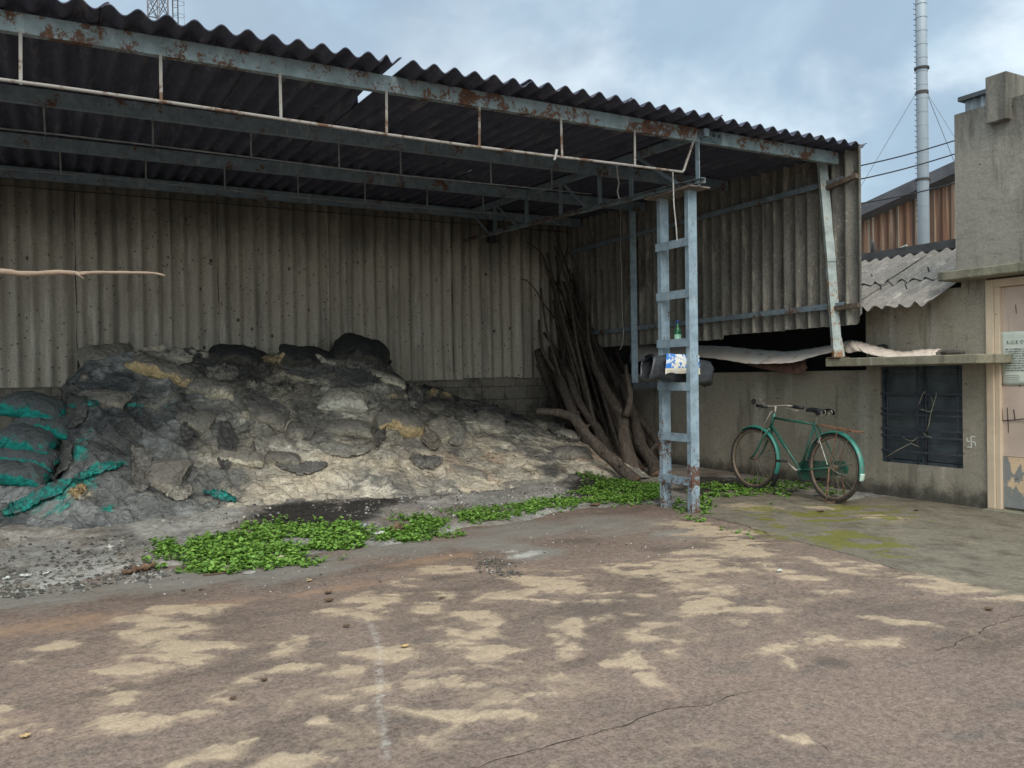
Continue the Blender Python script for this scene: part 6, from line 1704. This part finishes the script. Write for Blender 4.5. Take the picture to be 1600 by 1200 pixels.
# ------------------------------------------------------------------ rubble and litter
def rubble(name, cells, n, smin, smax, mats, seed, zf=dz, label=None):
    r_ = random.Random(seed); mb = MB()
    for _ in range(n):
        px, py, rx_, ry_ = r_.choice(cells)
        k = math.sqrt(r_.random()) * 1.1; t = r_.random() * 2 * PI
        p = gnd(px + rx_ * k * math.cos(t), py + ry_ * k * math.sin(t), .05); s = smin + (smax - smin) * r_.random() ** 3
        c = Vector((p.x, p.y, zf(p.x, p.y) + s * .15))
        mb.mi = r_.randrange(len(mats))
        P = [Vector((r_.uniform(.6, 1), 0, 0)), Vector((-r_.uniform(.6, 1), 0, 0)), Vector((0, r_.uniform(.6, 1), 0)), Vector((0, -r_.uniform(.6, 1), 0)), Vector((0, 0, r_.uniform(.35, .8))), Vector((0, 0, -.5))]
        q = Matrix.Rotation(r_.random() * 6, 3, 'Z') @ Matrix.Rotation(r_.uniform(-.5, .5), 3, 'X')
        mb.add([c + (q @ v) * s for v in P], [(0, 2, 4), (2, 1, 4), (1, 3, 4), (3, 0, 4), (2, 0, 5), (1, 2, 5), (3, 1, 5), (0, 3, 5)])
    o = mb.build(name, mats, None)
    return tag(o, label, 'rubble', None, 'stuff')
M_P = [plain('stone_grey', (.24, .23, .215), .95, .4, 12), plain('stone_pale', (.42, .40, .37), .95, .3, 12), plain('stone_dark', (.07, .066, .062), .95, .4, 12), plain('stone_brown', (.15, .13, .11), .95, .4, 12)]
rubble('rubble', [(60,905,90,14),(160,890,90,14),(60,870,100,22),(200,860,80,20),(230,885,40,8),(20,915,30,8)], 2000, .004, .030, [M_P[0], M_P[3], M_P[2], M_P[2]], 1, label='loose grey rubble and grit along the front of the ash')
rubble('rubble', [(700,775,120,14),(850,765,80,16),(560,790,90,14),(330,810,100,16),(760,795,100,10),(880,775,50,12)], 2200, .004, .026, M_P[:3], 2, label='pale crumbs of cement scattered at the foot of the heap')
rubble('gravel', [(700,860,120,14),(900,830,140,16),(560,890,120,14),(330,905,160,14),(1000,850,140,20),(1100,880,160,30),(780,870,50,14),(780,880,20,10)], 520, .003, .013, M_P[:3], 3, zf=lambda x, y: .006, label='sparse grit scattered over the concrete yard')
rubble('gravel', [(775,878,30,12),(770,872,20,8),(800,890,14,6)], 160, .005, .022, [M_P[2], plain('soil', (.10, .085, .065), .95, .3, 20)], 4, zf=lambda x, y: .006, label='small spill of dark soil crumbs on the yard')
def leaf(px, py, L, mat, label, deg=0, curl=.5, cat='leaf', name='fallen_leaf', group=None, wid=.4, zf=None):
    p = gnd(px, py, .008); z0 = (zf or (lambda x, y: .008))(p.x, p.y) + .004
    a = math.radians(deg); Q = np.zeros((12, 7, 3)); sd = px * .37
    for i in range(12):
        t = i / 11; w = L * wid * math.sin(PI * (t * .94 + .03)) ** .8 * (1 + .25 * math.sin(i * 1.9 + sd))
        for j in range(7):
            s = (j - 3) / 3; x = (t - .5) * L; y = s * w
            z = curl * L * (.22 * s * s + .35 * (t - .45) ** 2 + .05 * math.sin(i * 1.3 + j * 1.7 + sd)) 
            Q[i, j] = (p.x + x * math.cos(a) - y * math.sin(a), p.y + x * math.sin(a) + y * math.cos(a), z0 + z)
    return tag(grid_mesh(name, Q, mat, solid=.0012, loc=(p.x, p.y, z0)), label, cat, group)
M_LF = [plain('dry_leaf_brown', (.10, .06, .035), .85, .3, 30), plain('dry_leaf_tan', (.42, .29, .14), .8, .25, 30), plain('dry_leaf_rust', (.14, .085, .055), .85, .3, 30)]
for px, py, L, k, dg, lab in ((513,927,.05,0,20,'dark curled leaf on the yard, nearest the weeds strip'), (514,939,.055,0,-30,'brown curled leaf just below another on the yard'), (633,1011,.045,1,10,'orange-tan leaf beside the white lime streak'), (541,979,.04,0,5,'thin dark leaf left of the white lime streak'), (39,1152,.04,1,0,'pale tan leaf in the lower left corner of the yard'), (413,1063,.03,0,0,'tiny dark leaf on the sand drift'), (364,1092,.03,0,30,'tiny dark leaf below the sand drift'), (286,923,.035,0,30,'dark flake on the grey ash film'), (314,922,.03,0,10,'small dark flake right of another on the grey ash film'), (1282,800,.08,0,10,'dark leaf on the pad in front of the rear bicycle wheel'), (1432,798,.05,0,-20,'dark leaf on the pad below the barred window'), (1545,953,.05,0,0,'dark leaf near the sand line at the pad edge'), (690,935,.035,2,0,'rust-brown speck of leaf on the sand'), (483,908,.04,1,20,'pale chip of leaf near the stone by the weeds')):
    leaf(px, py, L, M_LF[k], lab, dg, group='fallen leaves on the yard')
leaf(620,836,.17,M_LF[2],'big curled reddish dead leaf standing up between the two weed patches',50,1.3,wid=.3,zf=dz)
leaf(930,792,.12,M_LF[2],'reddish dead leaf at the foot of the dense weeds',0,.5,zf=dz)
leaf(980,785,.05,plain('yellow_leaf', (.60, .50, .06), .7, .2, 30),'small yellow leaf below the dense weeds',0,.4,zf=dz)
leaf(592,840,.10,plain('white_scrap', (.55,.55,.52), .8),'small white torn scrap beside the reddish dead leaf',0,.8,cat='scrap',name='paper_scrap',zf=dz)
leaf(560,832,.20,plain('grey_plastic', (.30,.34,.35), .5),'pale grey-blue plastic scrap among the weeds',20,.5,cat='scrap',name='plastic_scrap',wid=.3,zf=dz)
for px, py, L, lab in ((172,862,.08,'white crumpled scrap on the grey ash left of the weeds'), (40,908,.07,'whitish plastic scrap at the lower left edge of the ash'), (10,912,.06,'pale plastic scrap at the very edge of the picture'), (72,903,.05,'small pale scrap right of the whitish plastic one'), (167,832,.09,'white flake high on the grey ash'), (280,812,.12,'pale crumpled paper below the pleated grey bag'), (1218,893,.05,'pale flake on the mossy pad')):
    leaf(px, py, L, plain('pale_scrap_' + str(px), (.50, .50, .47), .8), lab, rl.uniform(0, 180), .9, cat='scrap', name='plastic_scrap', zf=dz, wid=.35)
leaf(310,815,.05,plain('red_scrap', (.45,.12,.08), .7),'tiny red scrap on the grey ash above the weeds',0,.8,cat='scrap',name='plastic_scrap',zf=dz)
for px, py, w, lab in ((225,893,.16,'brown dry husk at the left end of the weeds'), (205,897,.12,'dry brown peel lying on the rubble edge')):
    leaf(px, py, w, M_LF[2], lab, 15, 1.1, zf=dz, wid=.3)
def stone(px, py, r, mat, lab):
    p = gnd(px, py, .01); lump('stone', (p.x, p.y, dz(p.x, p.y) + r[2] * .6), r, mat, lab, 'stone', px, 10)
stone(440,877,(.05,.035,.03),plain('beige_stone', (.45,.38,.30), .9, .2, 20),'beige stone on the yard edge below the weeds')
stone(390,895,(.05,.03,.012),M_P[0],'flat grey stone lying below the weeds')
def stick(pts, r, lab, zf=lambda x, y: .01):
    P = [gnd(*p, .01) for p in pts]; P = [Vector((p.x, p.y, zf(p.x, p.y) + r)) for p in P]; mb = MB(); mb.tube(P, r, 6); tag(mb.build('stick', M_LF[0]), lab, 'stick')
stick([(318,900),(350,896),(378,888)], .006, 'long dry stick lying below the weeds on the yard')
stick([(765,768),(775,764),(788,757)], .012, 'short stick on the ash below the right slope of the heap', dz)
stick([(808,757),(816,762),(820,764)], .014, 'reddish stub of wood on the ash near the heap foot', dz)

# ------------------------------------------------------------------ sky and light
wd_ = bpy.data.worlds.new('World'); S.world = wd_; wd_.use_nodes = True
t = wd_.node_tree; t.nodes.clear(); N_ = t.nodes.new; Lk = t.links.new
out = N_('ShaderNodeOutputWorld'); bg = N_('ShaderNodeBackground'); Lk(bg.outputs[0], out.inputs[0])
sky = N_('ShaderNodeTexSky'); sky.sky_type = 'NISHITA'; sky.sun_disc = False
SUN_EL, SUN_AZ = math.radians(44), math.radians(198)
sky.sun_elevation = SUN_EL; sky.sun_rotation = SUN_AZ; sky.air_density = 1.2; sky.dust_density = 2.0
tc = N_('ShaderNodeTexCoord'); mp = N_('ShaderNodeMapping'); mp.inputs['Scale'].default_value = (1.0, 1.0, 1.5); mp.inputs['Location'].default_value = (0.35, 0.1, 0.2)
Lk(tc.outputs['Generated'], mp.inputs[0])
def wn(scale, det, off=0.0, dist=0.0):
    k = N_('ShaderNodeTexNoise'); k.inputs['Scale'].default_value = scale; k.inputs['Detail'].default_value = det; k.inputs['Roughness'].default_value = .56; k.inputs['Distortion'].default_value = dist
    m2 = N_('ShaderNodeVectorMath'); m2.operation = 'ADD'; m2.inputs[1].default_value = (off, off * .7, 0); Lk(mp.outputs[0], m2.inputs[0]); Lk(m2.outputs[0], k.inputs['Vector']); return k.outputs['Fac']
def wr_(f, a, b, lo=0., hi=1.):
    k = N_('ShaderNodeMapRange'); k.interpolation_type = 'SMOOTHSTEP'; Lk(f, k.inputs['Value']); k.inputs['From Min'].default_value = a; k.inputs['From Max'].default_value = b; k.inputs['To Min'].default_value = lo; k.inputs['To Max'].default_value = hi; return k.outputs['Result']
def wm(f, a, b):
    k = N_('ShaderNodeMix'); k.data_type = 'RGBA'
    for s_, v_ in ((0, f), (6, a), (7, b)):
        if isinstance(v_, (int, float, tuple)): k.inputs[s_].default_value = v_ if not isinstance(v_, tuple) else (*v_, 1)
        else: Lk(v_, k.inputs[s_])
    return k.outputs[2]
sx_ = N_('ShaderNodeSeparateXYZ'); Lk(tc.outputs['Generated'], sx_.inputs[0])
STR = 0.10
cl_ = wm(wr_(wn(2.3, 5, 0, .3), .38, .66), (2.7, 3.65, 4.6), (5.6, 7.1, 7.8))
cl_ = wm(wr_(wn(2.4, 6, 4.2, .2), .50, .74, 0, .6), cl_, (9.0, 9.6, 9.8))
cl_ = wm(wr_(wn(2.0, 5, 8.5, .2), .46, .68, 0, .75), cl_, (2.9, 3.5, 4.2))
# an overcast dome is brightest overhead
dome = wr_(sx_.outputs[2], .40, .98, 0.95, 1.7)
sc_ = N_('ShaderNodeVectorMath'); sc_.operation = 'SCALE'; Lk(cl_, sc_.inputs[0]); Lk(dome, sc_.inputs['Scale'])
# ... plus a warm brightening added round the unseen sun to light the shed inside
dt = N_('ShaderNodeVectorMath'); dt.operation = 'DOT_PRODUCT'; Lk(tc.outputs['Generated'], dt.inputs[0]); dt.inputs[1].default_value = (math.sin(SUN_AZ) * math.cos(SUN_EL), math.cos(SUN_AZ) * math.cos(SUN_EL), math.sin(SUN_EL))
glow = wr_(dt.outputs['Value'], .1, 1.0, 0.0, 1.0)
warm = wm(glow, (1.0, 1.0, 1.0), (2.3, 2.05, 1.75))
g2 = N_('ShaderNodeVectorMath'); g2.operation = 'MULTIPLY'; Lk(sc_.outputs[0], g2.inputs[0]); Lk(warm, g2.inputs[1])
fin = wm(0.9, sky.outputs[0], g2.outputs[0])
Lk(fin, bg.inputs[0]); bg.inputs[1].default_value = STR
sl = bpy.data.lights.new('sun', 'SUN'); sl.energy = 1.2; sl.angle = math.radians(28); sl.color = (1, .93, .82)
so = bpy.data.objects.new('sun', sl); COL.objects.link(so)
# sun behind the viewer's left shoulder, high
sd_ = Vector((math.sin(SUN_AZ) * math.cos(SUN_EL), math.cos(SUN_AZ) * math.cos(SUN_EL), math.sin(SUN_EL)))
so.rotation_euler = sd_.to_track_quat('Z', 'Y').to_euler(); so.location = (0, 0, 20)
S.view_settings.view_transform = 'Standard'; S.view_settings.look = 'None'; S.view_settings.exposure = 0.68; S.view_settings.gamma = 1
S.cycles.use_denoising = True
S.cycles.max_bounces = 6; S.cycles.diffuse_bounces = 3
